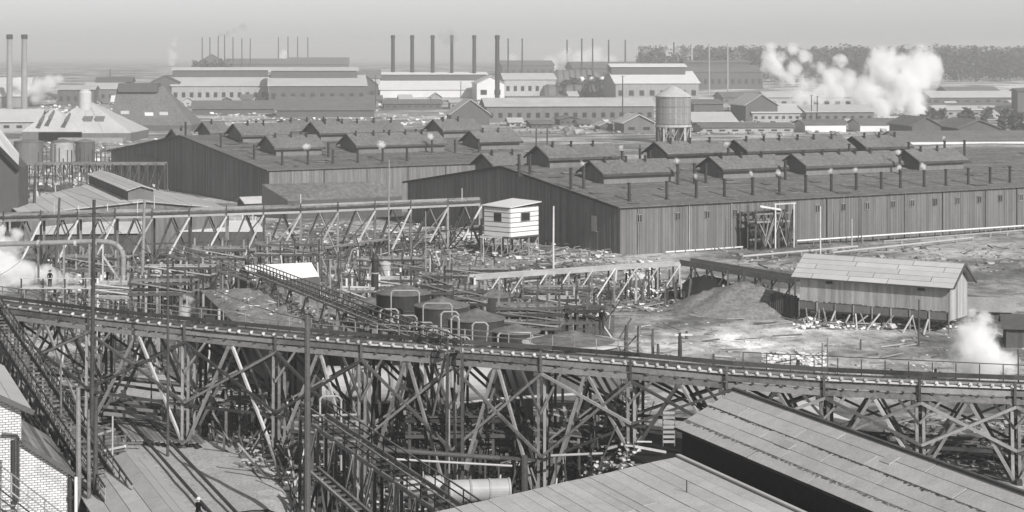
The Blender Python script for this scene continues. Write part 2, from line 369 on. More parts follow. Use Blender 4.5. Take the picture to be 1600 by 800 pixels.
# slope-roofed lean-to against the far shed
lt = thing('lean_to', 'dark roofed lean-to standing before the front wall of the farther shed', 'lean-to', Z(449, 314, 3.4))
q = [Z(409, 289.5, 6.2), Z(589, 285, 6.2), Z(628, 307, 3.6), Z(449.5, 314, 3.6)]
m = MB(); m.slab(q, UP * .2); m.build('roof', ROOFT, lt)
m = MB(); m.slab([V((p.x, p.y, -.5)) for p in (q[3], q[2])] + [q[2] - UP * .05, q[3] - UP * .05], B_ * .3); m.slab([V((q[0].x, q[0].y, -.5)), V((q[3].x, q[3].y, -.5)), q[3] - UP * .05, q[0] - UP * .05], A_ * .3); m.build('wall', WALLD, lt)

# ------------------------------------------------------------------ building with raised ridge vent, left
def left_building():
    C0 = V((-69, 286, 0)); t = thing('low_pitched_building', 'wide grey roofed building with a pale raised ridge vent, behind the rear trestle', 'building', C0)
    def pt(a, b, z): return C0 + U_ * a + V_ * b + UP * z
    ze, zr = 6.0, 7.46
    lft = [pt(-6.6, -.5, ze), pt(12.4, -.5, zr), pt(12.4, 49, zr), pt(-6.6, 20.7, ze)]
    rgt = [pt(12.4, -.5, zr), pt(25.4, -.5, ze), pt(25.4, 27.5, ze), pt(12.4, 49, zr)]
    for k, q in enumerate((lft, rgt)):
        n = 9
        for i in range(n):
            a, b = q[0].lerp(q[1], i / n), q[0].lerp(q[1], (i + .96) / n); c, d_ = q[3].lerp(q[2], (i + .96) / n), q[3].lerp(q[2], i / n)
            m = MB(); m.sh = U(.85, 1.15); m.slab([a, b, c, d_], UP * U(.1, .16)); m.build('roofing_strip', ROOFG, t)
        m = MB(); m.slab([p - UP * .08 for p in q], UP * .06); m.build('roof_deck', TAR, t)
    m = MB(); m.slab([pt(-6, 0, -.5), pt(25, 0, -.5), pt(25, 0, ze - .1), pt(12.4, 0, zr - .15), pt(-6, 0, ze - .1)], V_ * .3); m.slab([pt(-6, 0, -.5), pt(-6, 20, -.5), pt(-6, 20, ze - .15), pt(-6, 0, ze - .15)], U_ * .3); m.slab([pt(25, 0, -.5), pt(25, 27, -.5), pt(25, 27, ze - .15), pt(25, 0, ze - .15)], U_ * -.3); m.build('wall', WALLW, t)
    m = MB(); boards(m, pt(-6, 0, 0), pt(25, 0, 0), -.4, lambda q_: ze - .15 + (zr - ze) * min(1, (q_ * 31) / 18.4, (1 - q_) * 31 / 12.6), -V_, .4); m.build('cladding', WALLW, t, kind='stuff')
    # raised ridge vent
    a0, a1 = 10.4, 14.4; b0, b1 = 4, 47; z0, zt, zp = zr - .5, 9.0, 9.6
    m = MB(); m.slab([pt(a0, b0, z0), pt(a1, b0, z0), pt(a1, b0, zt), pt((a0 + a1) / 2, b0, zp), pt(a0, b0, zt)], V_ * (b1 - b0)); v = m.build('ridge_vent', WALLW, t)
    m = MB(); m.box(pt(a0 - .06, b0 + .3, z0 + .6), V_ * (b1 - b0 - .6), U_ * .05, UP * 1.1); m.build('louvre_opening', TAR, v)
    for sg in (0, 1):
        for i in range(3):
            x0 = (a0 + a1) / 2; xe = a0 - .35 if sg == 0 else a1 + .35; f0, f1 = i / 3, (i + .94) / 3
            L0, L1 = x0 + (xe - x0) * f0, x0 + (xe - x0) * f1; zz = lambda f: zp + .05 - (zp - zt + .12) * f
            m = MB(); m.sh = U(.92, 1.06); m.slab([pt(L0, b0 - .6, zz(f0)), pt(L1, b0 - .6, zz(f1)), pt(L1, b1 + .5, zz(f1)), pt(L0, b1 + .5, zz(f0))], UP * .1); m.build('vent_roof_board', ROOFL, v)
    return t
left_building()

# ------------------------------------------------------------------ roofs in the right foreground
def panel_roof(t, a, b, c, d_, fr, joints, m, th=.015, jit=.02):
    """a-b is the ridge, d-c the eave; fr the course limits 0..1; joints: cross joints per course"""
    u1 = MB(); u1.slab([p - UP * .12 for p in (a, b, c, d_)], UP * .1); u1.build('roof_deck', TAR, t)
    nrm = (b - a).cross(d_ - a).normalized(); nrm = nrm if nrm.z > 0 else -nrm; L = (b - a).length; gp = .04 / L * 1.0
    for i in range(len(fr) - 1):
        js = [0] + sorted(joints[i]) + [1]
        for j in range(len(js) - 1):
            f0, f1 = fr[i], fr[i + 1]; e = U(0, jit)
            g0 = .035 / (d_ - a).length
            q = lambda s, f: a.lerp(b, s).lerp(d_.lerp(c, s), f)
            k = MB(); k.sh = U(.93, 1.07); u4 = [nrm * U(0, jit) for _ in range(4)]; k.slab([q(js[j] + gp, f0) + u4[0], q(js[j + 1] - gp, f0) + u4[1], q(js[j + 1] - gp, f1 - g0) + u4[2], q(js[j] + gp, f1 - g0) + u4[3]], nrm * (th + e)); k.build('roofing_sheet', m, t)
def right_roofs():
    a = Z(1147, 610, 10); L = 60; b = a - V_ * L
    e = a - U_ * 4.0 - UP * 1.95; e2 = b - U_ * 4.0 - UP * 1.95
    t = thing('gabled_warehouse', 'long gabled warehouse with grey felt roof in broad courses, right foreground', 'warehouse', (a.x, a.y, 3))
    jt = lambda: sorted(U(.02, .98) for _ in range(7))
    J = [sorted([.11, .22, .36, .5, .64, .8]), sorted([.06, .17, .29, .42, .57, .73]), sorted([.13, .24, .33, .47, .61, .78]), sorted([.09, .19, .3, .44, .6, .76]), sorted([.07, .15, .26, .39, .55, .7])]
    panel_roof(t, a, b, e2, e, [0, .2, .42, .62, .8, 1], J, ROOFG)
    # ragged lapped felt edges
    nrm = V((-.2, 0, 1)).normalized()
    for f in (.42, .8):
        m = MB()
        for i in range(420):
            s = i / 420 + U(0, .001); am = (.5 + .5 * mn.noise(V((s * 9, f * 7, 0)))) ** 2; q = a.lerp(b, s).lerp(e.lerp(e2, s), f + U(-.003, .003)); ln = U(.02, .06) + am * U(.02, .5)
            dn = (e - a).normalized(); m.sh = U(1.0, 2.6); m.slab([q, q - V_ * .15, q - V_ * .15 + dn * ln * U(.3, 1), q + dn * ln], nrm * .06)
        m.build('lapped_felt', TAR, t, kind='stuff')
    m = MB(); m.beam(a + V_ * .1 + UP * .1, b + UP * .1, .22, .14); m.build('ridge_cap', TAR, t)
    f = a + U_ * 4 - UP * 2; m = MB(); m.slab([a + U_ * .06, b + U_ * .06, b + U_ * 4 - UP * 2, f], UP * .1); m.build('roof', ROOFG, t)
    m = MB(); m.slab([e + U_ * .4 - V_ * .3 - UP * 6, a + U_ * 3.6 - V_ * .3 - UP * 8, a + U_ * 3.6 - V_ * .3 - UP * 2.1, a - V_ * .3 - UP * .3, e + U_ * .4 - V_ * .3 - UP * .05], -V_ * 58); m.build('wall', REFUSE_AND_SHADE, t)  # alley wall painted near black in place of shade
    for s_, f_, w_, h_, lab_ in ((.16, .5, 1.5, .55, 'loose_board'), (.3, .12, .9, .7, 'roof_patch'), (.47, .7, 1.3, .6, 'roof_patch'), (.62, .33, .12, 1.8, 'loose_board')):
        q = a.lerp(b, s_).lerp(e.lerp(e2, s_), f_) + nrm * .0; dn = (e - a).normalized(); up = (b - a).cross(e - a).normalized(); up = up if up.z > 0 else -up; m = MB(); m.sh = U(.7, 1.35); m.slab([q + up * .05, q - V_ * w_ + up * .05, q - V_ * w_ + dn * h_ + up * .05, q + dn * h_ + up * .05], up * .03); m.build(lab_, ROOFG, t)
    # second roof
    a = Z(1059, 714, 7); b = a - V_ * 45; W = 19; dz = 1.33 / 10.2 * W
    e = a - U_ * W - UP * dz; e2 = b - U_ * W - UP * dz
    t = thing('lean_roof_storehouse', 'broad storehouse with grey roof laid in narrow strips, bottom centre foreground', 'storehouse', (a.x, a.y, 1))
    fr = [0]
    for w_ in (.05, .045, .05, .055, .05, .045, .03, .035, .04, .03, .045, .04, .05, .05, .05, .05, .05, .06, .06, .06): fr.append(min(1, fr[-1] + w_))
    fr[-1] = 1
    panel_roof(t, a, b, e2, e, fr, [[U(.12, .3), U(.45, .8)] if R() < .4 else [] for _ in fr[1:]], ROOFG, jit=.03)
    m = MB(); m.beam(a + UP * .12, b + UP * .12, .25, .1); m.build('edge_flashing', ROOFL, t)
    m = MB(); m.slab([e - V_ * .3 + U_ * .3 - UP * 6, a - V_ * .3 - U_ * .3 - UP * 8, a - V_ * .3 - U_ * .3 - UP * .2, e - V_ * .3 + U_ * .3 - UP * .2], -V_ * 44); m.build('wall', REFUSE_AND_SHADE, t)  # near-black colour stands for alley shade here too
    p0 = a - U_ * 5 - V_ * 9 - UP * .6; q = P(1073, 796, 99.5)
    p = thing('vent_rod', 'thin upright iron rod standing on the strip-laid roof', 'rod', q)
    m = MB(); m.cyl(q - UP * .8, q + UP * 1.55, .035, .03, 6); m.build('rod', IRON, p); m = MB(); m.cyl(q - UP * .4, q - UP * .1, .12, .08, 8); m.build('base_flange', PIPE, p)
right_roofs()

# ------------------------------------------------------------------ storage shed on piles, right
def storage():
    w1 = V((.829, -.559, 0)); w2 = V((.559, .829, 0)); O = V((32.5, 212, 0)); L = 18.4
    t = thing('storage_shed', 'pale plank-roofed timber shed raised on piles, right of the earth heap', 'shed', O)
    def pt(a, b, z): return O + w1 * a + w2 * b + UP * z
    fl = 1.2
    m = MB(); m.slab([pt(.3, .3, fl), pt(.3, 5.7, fl), pt(.3, 5.7, 5.1), pt(.3, 3, 7.1), pt(.3, .3, 5.1)], w1 * (L - .7)); m.build('wall', TAR, t)
    n = 56
    for i in range(n):
        o = pt(.3 + i * (L - .7) / n, .28, U(2.2, 2.35)); member('wall_board', t, o + w1 * .15, V((o.x, o.y, 5.15)) + w1 * .15, .305, U(.03, .07), WALLP, ax=w1)
    for i in range(9):
        o = pt(.2 + i * (L - .6) / 8, .22, 0); member('pile', t, V((o.x, o.y, g(o.x, o.y) - .5)), V((o.x, o.y, 2.2)), .2, .2, WOOD, 'cyl')
        if i < 8: o2 = pt(.2 + (i + .94) * (L - .6) / 8, .24, 1.35); m = MB(); m.sh = U(.7, 1.2); m.box(V((o.x, o.y, 1.35)) + w1 * .1, o2 - V((o.x, o.y, 1.35)) - w1 * .1, w2 * .06, UP * .8); m.build('skirt_panel', WALLW, t)
    for i in range(11):
        a, b = .3 + i * .49, .3 + (i + .95) * .49; hz = lambda q: 5.1 + 2.0 * (1 - abs(q - 3) / 2.7)
        m = MB(); m.sh = U(.8, 1.2); m.slab([pt(L - .35, a, 1.3), pt(L - .35, b, 1.3), pt(L - .35, b, hz(b)), pt(L - .35, a, hz(a))], w1 * .05); m.build('gable_board', WALLP, t)
    for i, (px, pw) in enumerate(((3.2, .8), (14.1, .8))):
        m = MB(); m.box(pt(px + .3, .2, 4.35), w1 * .9, w2 * .1, UP * .75); wo = m.build('window', WOOD, t); m = MB(); m.box(pt(px + .38, .16, 4.42), w1 * .74, w2 * .05, UP * .6); m.build('pane', GLASS, wo)
    a, b = pt(-.5, 3, 7.3), pt(L + .4, 3, 7.3); e, e2 = pt(-.5, -.5, 4.95), pt(L + .4, -.5, 4.95)
    panel_roof(t, a, b, e2, e, [0, .2, .4, .6, .8, 1], [[.33, .7], [.36, .62, .9], [.12, .64], [.34, .5, .85], [.13, .36, .6]], ROOFL)
    f, f2 = pt(-.5, 6.4, 5.0), pt(L + .4, 6.4, 5.0); m = MB(); m.slab([a, b, f2, f], UP * .08); m.build('roof', ROOFG, t)
    m = MB(); m.beam(b + w1 * .1, f2 + w1 * .1, .16, .3); m.beam(b + w1 * .1, e2 + w1 * .1, .1, .16); m.build('bargeboard', TAR, t)
    # raking struts underneath
    for i in range(16):
        a0 = U(0, L); o = pt(a0, -U(.5, 2.5), 0); q = pt(a0 + U(-1.5, 1.5), 0, U(1, 1.7)); member('raking_strut', t, V((o.x, o.y, g(o.x, o.y))), q, .13, .13, PALEWOOD if R() < .5 else WOOD)
    return t
storage()

# ------------------------------------------------------------------ trestles
def interp(tbl, x):
    for (x0, y0), (x1, y1) in zip(tbl, tbl[1:]):
        if x <= x1: return y0 + (y1 - y0) * (x - x0) / (x1 - x0)
    (x0, y0), (x1, y1) = tbl[-2:]; return y1 + (y1 - y0) / (x1 - x0) * (x - x1)
def off(p, d, k): return V((p.x, p.y, p.z)) + d * k
def main_trestle():
    tb = [(-160, 474), (0, 497), (140, 516), (322, 536), (430, 547), (580, 560.5), (705, 570), (845, 580.5), (985, 592.5), (1135, 607), (1285, 618), (1435, 625.5), (1587, 632), (1760, 640)]
    pts = lambda px: Z(px, interp(tb, px), 8.0)
    back = V((.25, .968, 0)); Wd = 3.3
    t = thing('timber_trestle', 'long elevated timber trestle crossing the whole foreground, with rollers along its near rail', 'trestle', pts(705) - UP * 8)
    nodes = [-150, 0, 140, 290, 432, 566, 706, 846, 986, 1136, 1288, 1437, 1586, 1740]
    # longitudinal members, bay by bay
    for a, b in zip(nodes, nodes[1:]):
        p, q = pts(a), pts(b)
        for k in (0, Wd):
            member('bottom_stringer', t, off(p, back, k) + UP * .2, off(q, back, k) + UP * .2, .28, .38, WOOD)
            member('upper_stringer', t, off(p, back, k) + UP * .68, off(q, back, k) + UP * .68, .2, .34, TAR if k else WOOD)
        member('rail_timber', t, off(p, back, -.05) + UP * 1.04, off(q, back, -.05) + UP * 1.04, .22, .10, FLUMEW if a < 560 else PALEWOOD)
        member('centre_rail', t, off(p, back, 1.1) + UP * 1.05, off(q, back, 1.1) + UP * 1.05, .14, .14, WOOD)
        member('back_board', t, off(p, back, Wd) + UP * 1.15, off(q, back, Wd) + UP * 1.15, .1, .3, TAR)
        if a < 980:
            member('handrail', t, off(p, back, Wd + .3) + UP * 2.0, off(q, back, Wd + .3) + UP * 2.0, .07, .07, WOOD)
            member('mid_rail', t, off(p, back, Wd + .3) + UP * 1.6, off(q, back, Wd + .3) + UP * 1.6, .06, .06, WOOD)
    # deck planks
    dk = MB(); x = -150
    while x < 1735:
        p = pts(x); q = pts(x + 5.6); dk.sh = U(.6, 1.5); dk.box(p + UP * .82 - back * .1, q - p, back * (Wd + .2), UP * .07); x += 6.4
    dk.build('deck_planks', TAR, t, kind='stuff')
    x = -40; i = 0
    while x < 1735:
        x += U(-3, 3); p = pts(x) + UP * 1.17 - back * .05; m = MB(); d_ = (pts(x + 5) - pts(x)).normalized()
        if i == 0:
            w0 = wloc(t); m.cyl(w0 + V((0, -.16, 0)), w0 + V((0, .16, 0)), .115, .115, 8); m.cyl(w0 + V((0, -.26, -.02)), w0 + V((0, .26, -.02)), .05, .05, 6)
            me0 = m.build('roller', PALEWOOD, t); me = me0.data; me0.location = p - wloc(t); first = False
        else:
            o = me0.copy(); col.objects.link(o); o.parent = t; o.location = p - wloc(t) + V((0, 0, U(-.02, .02)))
        i += 1; x += 17.3
    x = -30
    while x < 960: p = pts(x) + back * (Wd + .3); member('handrail_post', t, p + UP * .8, p + UP * 2.05, .08, .08, WOOD); x += 35
    x = 1150
    while x < 1730: p = pts(x) + back * (Wd + .3); member('handrail_post', t, p + UP * .8, p + UP * 1.9, .06, .06, IRON); x += 38
    member('handrail', t, pts(1150) + back * 3.6 + UP * 1.9, pts(1730) + back * 3.6 + UP * 1.9, .05, .05, IRON)
    # joist ends and bolts on the near face
    x = -140
    while x < 1730: p = pts(x) - back * .2; member('joist_end', t, p + UP * .48 - back * .05, p + UP * .48 + back * .3, .16, .12, TAR); x += 23.5
    foot = {}
    for n in nodes:
        for k in (0, Wd):
            p = off(pts(n), back, k); gz = g(p.x, p.y) - .3
            s = -.3 if k == 0 else .3; f = V((p.x, p.y + s, gz)); foot[(n, k)] = f
            for dx in (-.22, .22): member('post', t, f + V((dx, 0, 0)), off(p, back, 0) + V((dx, 0, .02)), .2, .22, WOOD if k == 0 else TAR)  # near posts lighter than rear ones, sunlight put into the timber colour
            member('cap_block', t, p - V((.55, 0, 0)) - UP * .15, p + V((.55, 0, 0)) - UP * .15, .3, .26, TAR)
        f0, f1 = foot[(n, 0)], foot[(n, Wd)]; pf, pb = pts(n), off(pts(n), back, Wd)
        member('cross_brace', t, f0.lerp(pf, .15), f1.lerp(pb, .85), .22, .1, TAR); member('cross_brace', t, f1.lerp(pb, .15), f0.lerp(pf, .85), .22, .1, TAR)
        member('sill', t, f0 + V((0, -.8, .45)), f1 + V((0, .8, .45)), .35, .35, TAR)
        p = pts(n) - back * .22; member('splice_post', t, p, p + UP * (1.5 if R() < .6 else 1.15), .16, .14, TAR)
    # fans of raking braces: mid-bay apex to both feet and crossing braces
    for a, b in zip(nodes, nodes[1:]):
        mid = (a + b) / 2; 
        for k in (0, Wd):
            apx = off(pts(mid), back, k) + V((0, -.06 if k == 0 else .06, -.05)); fa, fb = foot[(a, k)], foot[(b, k)]; ta, tb_ = off(pts(a), back, k), off(pts(b), back, k)
            fo = V((0, -.16 if k == 0 else .16, 0))
            member('raking_brace', t, fa.lerp(ta, .04) + fo, apx + fo - V((.15, 0, 0)), .2, .2, TAR if R() < (.25 if k == 0 else .6) else WOOD)  # near braces mostly in the lighter timber, coloured to look sunlit
            member('raking_brace', t, fb.lerp(tb_, .04) + fo, apx + fo + V((.15, 0, 0)), .19, .19, PALEWOOD if (k == 0 and R() < .55) else WOOD)  # pale colour on many near braces of this slant stands for sunlight
            if 280 < mid < 1250 or k == 0:
                fo = fo * 2.1
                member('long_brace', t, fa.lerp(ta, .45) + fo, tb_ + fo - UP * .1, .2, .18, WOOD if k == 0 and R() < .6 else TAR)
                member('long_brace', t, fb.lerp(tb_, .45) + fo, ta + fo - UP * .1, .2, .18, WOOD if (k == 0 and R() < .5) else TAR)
            member('girt', t, fa.lerp(ta, .42), fb.lerp(tb_, .42), .2, .2, TAR)
        k = Wd / 2; fm, fn = foot[(a, 0)].lerp(foot[(a, Wd)], .5), foot[(b, 0)].lerp(foot[(b, Wd)], .5); tm, tn = off(pts(a), back, k), off(pts(b), back, k)
        member('post', t, fm, tm, .2, .2, WOOD); member('mid_brace', t, fm.lerp(tm, .1), off(pts(mid), back, k), .16, .16, WOOD if R() < .5 else TAR); member('mid_brace', t, fn.lerp(tn, .1), off(pts(mid), back, k), .16, .16, WOOD if R() < .5 else TAR)
        member('mid_brace', t, fm.lerp(tm, .5), tn, .14, .14, WOOD); member('mid_brace', t, fn.lerp(tn, .5), tm, .14, .14, TAR)
        member('knee_brace', t, fm.lerp(tm, .72) - back * 1.9, pts(a + (b - a) * .22) - back * .1, .15, .15, WOOD); member('knee_brace', t, fn.lerp(tn, .72) - back * 1.9, pts(b - (b - a) * .22) - back * .1, .15, .15, TAR)
        member('apex_block', t, pts(mid) - UP * .12 - V((.3, .1, 0)), pts(mid) - UP * .12 + V((.3, -.1, 0)), .3, .3, TAR)
    return t, pts
mtr, mpts = main_trestle()

def rear_trestle():
    tb = [(-120, 351), (0, 347), (150, 342), (230, 341), (480, 333), (755, 321)]
    pts = lambda px: Z(px, interp(tb, px), 7.0); back = V((-.1, .995, 0)); Wd = 3.0
    t = thing('rear_timber_trestle', 'farther elevated timber trestle with pale raking props, ending at the white hut', 'trestle', pts(400) - UP * 7)
    nodes = [-110, -52, 6, 64, 122, 180, 238, 296, 354, 412, 470, 528, 586, 642, 700, 752]
    for a, b in zip(nodes, nodes[1:]):
        p, q = pts(a), pts(b)
        for k in (0, Wd):
            member('stringer', t, off(p, back, k) + UP * .2, off(q, back, k) + UP * .2, .3, .36, FLUMEW if k == 0 and a > 230 else WOOD)
        member('deck_edge', t, p + UP * .62 - back * .2, q + UP * .62 - back * .2, .3, .3, TAR)
        member('rail_timber', t, p + UP * .98, q + UP * .98, .22, .14, WOOD)
        member('back_board', t, off(p, back, Wd) + UP * .95, off(q, back, Wd) + UP * .95, .12, .3, WOOD)
    dk = MB(); x = -110
    while x < 750: p = pts(x); q = pts(x + 3.4); dk.sh = U(.6, 1.5); dk.box(p + UP * .72 - back * .1, q - p, back * Wd, UP * .08); x += 4
    dk.build('deck_planks', WOOD, t, kind='stuff')
    for i, n in enumerate(nodes):
        p = pts(n)
        for k in (0, Wd):
            q = off(p, back, k); f = V((q.x, q.y, g(q.x, q.y) - .3)); member('post', t, f, q, .3, .28, WOOD if R() < .5 else TAR)
        member('stanchion', t, p + UP * .2 - back * .3, p + UP * 1.5 - back * .3, .16, .14, TAR)
        if i and n > 60:
            f = pts(n - 30) - back * 2.2; member('raking_prop', t, V((f.x, f.y, g(f.x, f.y) + (1.2 if R() < .5 else 2))), p - back * .25 - UP * .1, .2, .2, PALEWOOD)
        if i < len(nodes) - 1:
            q = pts(nodes[i + 1]); fp, fq = V((p.x, p.y, g(p.x, p.y))), V((q.x, q.y, g(q.x, q.y))); mid = p.lerp(q, .5)
            for k in (0, Wd):
                o = back * k; member('raking_brace', t, fp + o + UP * .4, mid + o, .2, .18, TAR); member('raking_brace', t, fq + o + UP * .4, mid + o, .2, .18, WOOD if R() < .4 else TAR)
            member('girt', t, fp.lerp(p, .48), fq.lerp(q, .48), .18, .2, TAR)
            member('long_brace', t, fp.lerp(p, .1) - back * .2, q - back * .2, .16, .16, TAR if R() < .6 else WOOD)
    for px in (85, 123, 168, 215, 240, 470, 607, 722):           # light standards above the deck
        p = pts(px); member('standard', t, p, p + UP * U(1.8, 3.0), .1, .1, PALEWOOD if R() < .6 else WOOD)
    return t, pts
rtr, rpts = rear_trestle()

# white hut at the end of the rear trestle
def hut():
    a = Z(757, 367, 3.1); c = Z(797, 370.5, 3.1); b = Z(841, 366, 3.1)
    a, b = V((a.x, a.y, 3.1)), V((b.x, b.y, 3.1)); top = 7.45
    d1 = (c - a); d2 = (b - c); dd = a + d2
    t = thing('signal_hut', 'small whitewashed boarded hut on stilts at the end of the rear trestle', 'hut', V((c.x, c.y, g(c.x, c.y))))
    m = MB(); m.slab([a, c, b, dd], UP * (top - 3.1)); m.build('wall', WOOD, t)
    for o, d_, tag_ in ((a, d1, 0), (c, d2, 1)):
        nrm = d_.cross(UP).normalized(); n = 6; L = d_.length; u = d_.normalized()
        for i in range(n):
            z0 = 3.1 + i * (top - 3.1) / n; hh = (top - 3.1) / n - .13
            segs = [(0, L)]
            if i in (3, 4): segs = [(0, L * (.36 if tag_ else .38)), (L * (.70 if tag_ else .68), L)]
            for s0, s1 in segs:
                member('siding_board', t, V((o.x, o.y, z0 + hh / 2)) + u * (s0 + .02) + nrm * .04, V((o.x, o.y, z0 + hh / 2)) + u * (s1 - .02) + nrm * .04, .07, hh, WHITE)
        zc = 3.1 + 3 * (top - 3.1) / 6; f = MB(); f.box(V((o.x, o.y, zc)) + u * L * .37 - nrm * .05, u * L * .32, nrm * .12, UP * 1.4); fo = f.build('window', WOOD, t)
        p_ = MB(); p_.box(V((o.x, o.y, zc + .1)) + u * (L * .37 + .1) + nrm * .07, u * (L * .32 - .2), nrm * .03, UP * 1.2); p_.build('pane', GLASS, fo)
    ov = .35; n1, n2 = d1.normalized() * ov, d2.normalized() * ov
    m = MB(); m.slab([a - n1 - n2 + UP * (top - 3.1 + .1), c + n1 - n2 + UP * (top - 3.1 + .02), b + n1 + n2 + UP * (top - 3.1 + .55), dd - n1 + n2 + UP * (top - 3.1 + .75)], UP * .12); m.build('roof', WHITE, t)
    m = MB(); m.slab([a - n1 * .6, c + n1 * .6, b + n1 * .6, dd - n1 * .6], UP * -.25); m.build('floor_frame', TAR, t)
    for i in range(4):
        for j in range(4):
            q = a + d1 * (i / 3) + d2 * (j / 3) - UP * .2; f = V((q.x, q.y, g(q.x, q.y) - .3)); member('stilt', t, f, q, .16, .16, WOOD)
            if i < 3: q2 = a + d1 * ((i + 1) / 3) + d2 * (j / 3) - UP * .3; member('brace', t, f + UP * .4, q2, .1, .12, WOOD if R() < .5 else PALEWOOD)
            if j < 3: q2 = a + d1 * (i / 3) + d2 * ((j + 1) / 3) - UP * .3; member('brace', t, f + UP * .4, q2, .1, .12, WOOD)
    return t
hut()

# simple raised line: flume, pipe line or walkway between two points on bents
def line_trestle(name, label, cat, p, q, n, wd, top_m, bent_m, hw=.3, rails=False, deck=True, hh=.35, brace_m=None):
    t = thing(name, label, cat, V((p.x, p.y, g(p.x, p.y)))); u = (q - p); back = UP.cross(u).normalized()
    if back.y < 0: back = -back
    for k in (0, wd):
        member('side_timber', t, p + back * k, q + back * k, .18, hh, top_m)
    bd = MB(); L = u.length; k = int(L / (.45 if deck else 1.1))
    for i in range(k): bd.sh = U(.6, 1.4); o = p + u * (i / k); bd.box(o - UP * .1, u * ((.9 if deck else .3) / k), back * wd, UP * .06)
    bd.build('deck_planks', bent_m, t, kind='stuff')
    for i in range(n + 1):
        f = i / n; a = p.lerp(q, f)
        for k in (0, wd):
            o = a + back * k; z = g(o.x, o.y) - .3
            if o.z - z > .6: member('post', t, V((o.x + U(-.1, .1), o.y, z)), o, .22, .22, bent_m if R() < .6 or not brace_m else brace_m)
        if i < n and a.z - g(a.x, a.y) > 1.5:
            b = p.lerp(q, (i + 1) / n); z0, z1 = V((a.x, a.y, g(a.x, a.y) + .2)), V((b.x, b.y, g(b.x, b.y) + .2))
            member('brace', t, z0 - back * .15, b - back * .15, .15, .15, brace_m or bent_m)
            if R() < .5: member('brace', t, z1 + back * wd, a + back * wd, .15, .15, bent_m)
    if rails:
        k = max(2, int(L / 1.8))
        for s in (0, wd):
            member('handrail', t, p + back * s + UP * 1.05, q + back * s + UP * 1.05, .08, .09, top_m)
            member('mid_rail', t, p + back * s + UP * .6, q + back * s + UP * .6, .06, .07, bent_m)
            for i in range(k + 1): a = p.lerp(q, i / k) + back * s; member('rail_post', t, a, a + UP * 1.08, .08, .08, bent_m)
    return t
line_trestle('log_flume', 'pale timber flume on raking props right of the tanks', 'flume', Z(742, 434, 4.2), Z(1062, 412, 4.2), 9, 1.4, FLUMEW, WOOD, brace_m=PALEWOOD, hh=.5)
line_trestle('lower_flume', 'short lower flume running just beneath the pale timber flume', 'flume', Z(800, 442, 3.2), Z(905, 430, 3.4), 4, .8, FLUMEW, WOOD, hh=.2)
line_trestle('boarded_walkway', 'dark boarded walkway leading to the raised storage shed', 'walkway', Z(1062, 410, 4.2), Z(1243, 440, 3.0), 7, 2.6, TAR, TAR, hh=.7)
line_trestle('inclined_conveyor', 'inclined timber chute with handrails running down from the white-roofed shed', 'conveyor', Z(388, 425, 6.2), Z(700, 552, 9.1), 10, 1.0, WOOD, TAR, rails=True, hh=.2, brace_m=WOOD, deck=False)
line_trestle('lower_chute', 'pale lower chute parallel to the inclined conveyor', 'chute', Z(440, 470, 4.6), Z(690, 541, 7.6), 8, .8, FLUMEW, WOOD, hh=.25)
line_trestle('upper_conveyor', 'dark ramp from the rear trestle down to the white-roofed shed', 'conveyor', Z(262, 398, 6.2), Z(432, 452, 3.6), 6, 1.6, WOOD, TAR, rails=True, hh=.25, deck=False)
line_trestle('side_walkway', 'long pipe walkway crossing below the rear trestle', 'walkway', Z(285, 420, 2.6), Z(760, 352, 2.6), 16, .9, WOOD, TAR, hh=.2)
line_trestle('plank_gangway', 'low dark gangway beside the boiler battery', 'walkway', Z(205, 452, 3.0), Z(330, 446, 3.0), 4, 1.4, WOOD, TAR, hh=.5)
# ramps in the foreground
line_trestle('descending_ramp', 'dark railed timber ramp running down at the far left foreground', 'ramp', P(-40, 470, 160), P(165, 790, 110), 14, 1.6, TAR, WOOD, rails=True, hh=.3, brace_m=WOOD, deck=False)
line_trestle('lower_ramp', 'second dark timber ramp just below the railed ramp, far left', 'ramp', P(-30, 548, 150), P(140, 800, 112), 10, 1.0, TAR, TAR, rails=True, hh=.3, deck=False)
line_trestle('inclined_gangway', 'inclined railed gangway descending beneath the trestle at bottom centre', 'gangway', P(470, 652, 128), P(725, 830, 106), 8, 1.9, WOOD, TAR, rails=True, hh=.24, brace_m=WOOD, deck=False)
line_trestle('coal_chute', 'thin inclined chute left of the railed gangway', 'chute', P(478, 732, 124), P(600, 840, 108), 5, .8, WOOD, TAR, hh=.2, deck=False)
# walkway along the foot of the near shed
def foot_walk():
    a, b = ptA(30, -3.2, 1.0), ptA(150, -3.2, 1.0); k = (1238 - CX) / F
    t = thing('shed_gangway', 'pale edged gangway along the foot of the near long shed', 'gangway', V((a.x, a.y, 0)))
    t0 = (1240, 1602)
    s0 = aA(1245, -3.2, 0); s1 = 150
    a, b = ptA(s0, -3.2, .95), ptA(s1, -3.2, .95)
    member('edge_board', t, a, b, .1, .22, WHITE); member('deck', t, a + B_ * .8 - UP * .15, b + B_ * .8 - UP * .15, 1.5, .1, WOOD)
    n = 34
    for i in range(n + 1):
        p = a.lerp(b, i / n); member('post', t, V((p.x, p.y, -.3)), p, .14, .14, WOOD); member('post', t, V((p.x, p.y, -.3)) + B_ * 1.4, p + B_ * 1.4, .14, .14, TAR)
    a, b = ptA(aA(1040, -1.5, 0), -1.5, .35), ptA(aA(1162, -1.5, 0), -1.5, .35); t = thing('whitewashed_sill', 'whitewashed low rail at the foot of the near shed wall', 'rail', V((a.x, a.y, 0)))
    for i in range(8):
        p, q = a.lerp(b, i / 8), a.lerp(b, (i + .9) / 8); member('rail_board', t, p, q, .12, .2, WHITE); member('post', t, V((p.x, p.y, -.3)), p, .14, .14, WOOD)
foot_walk()
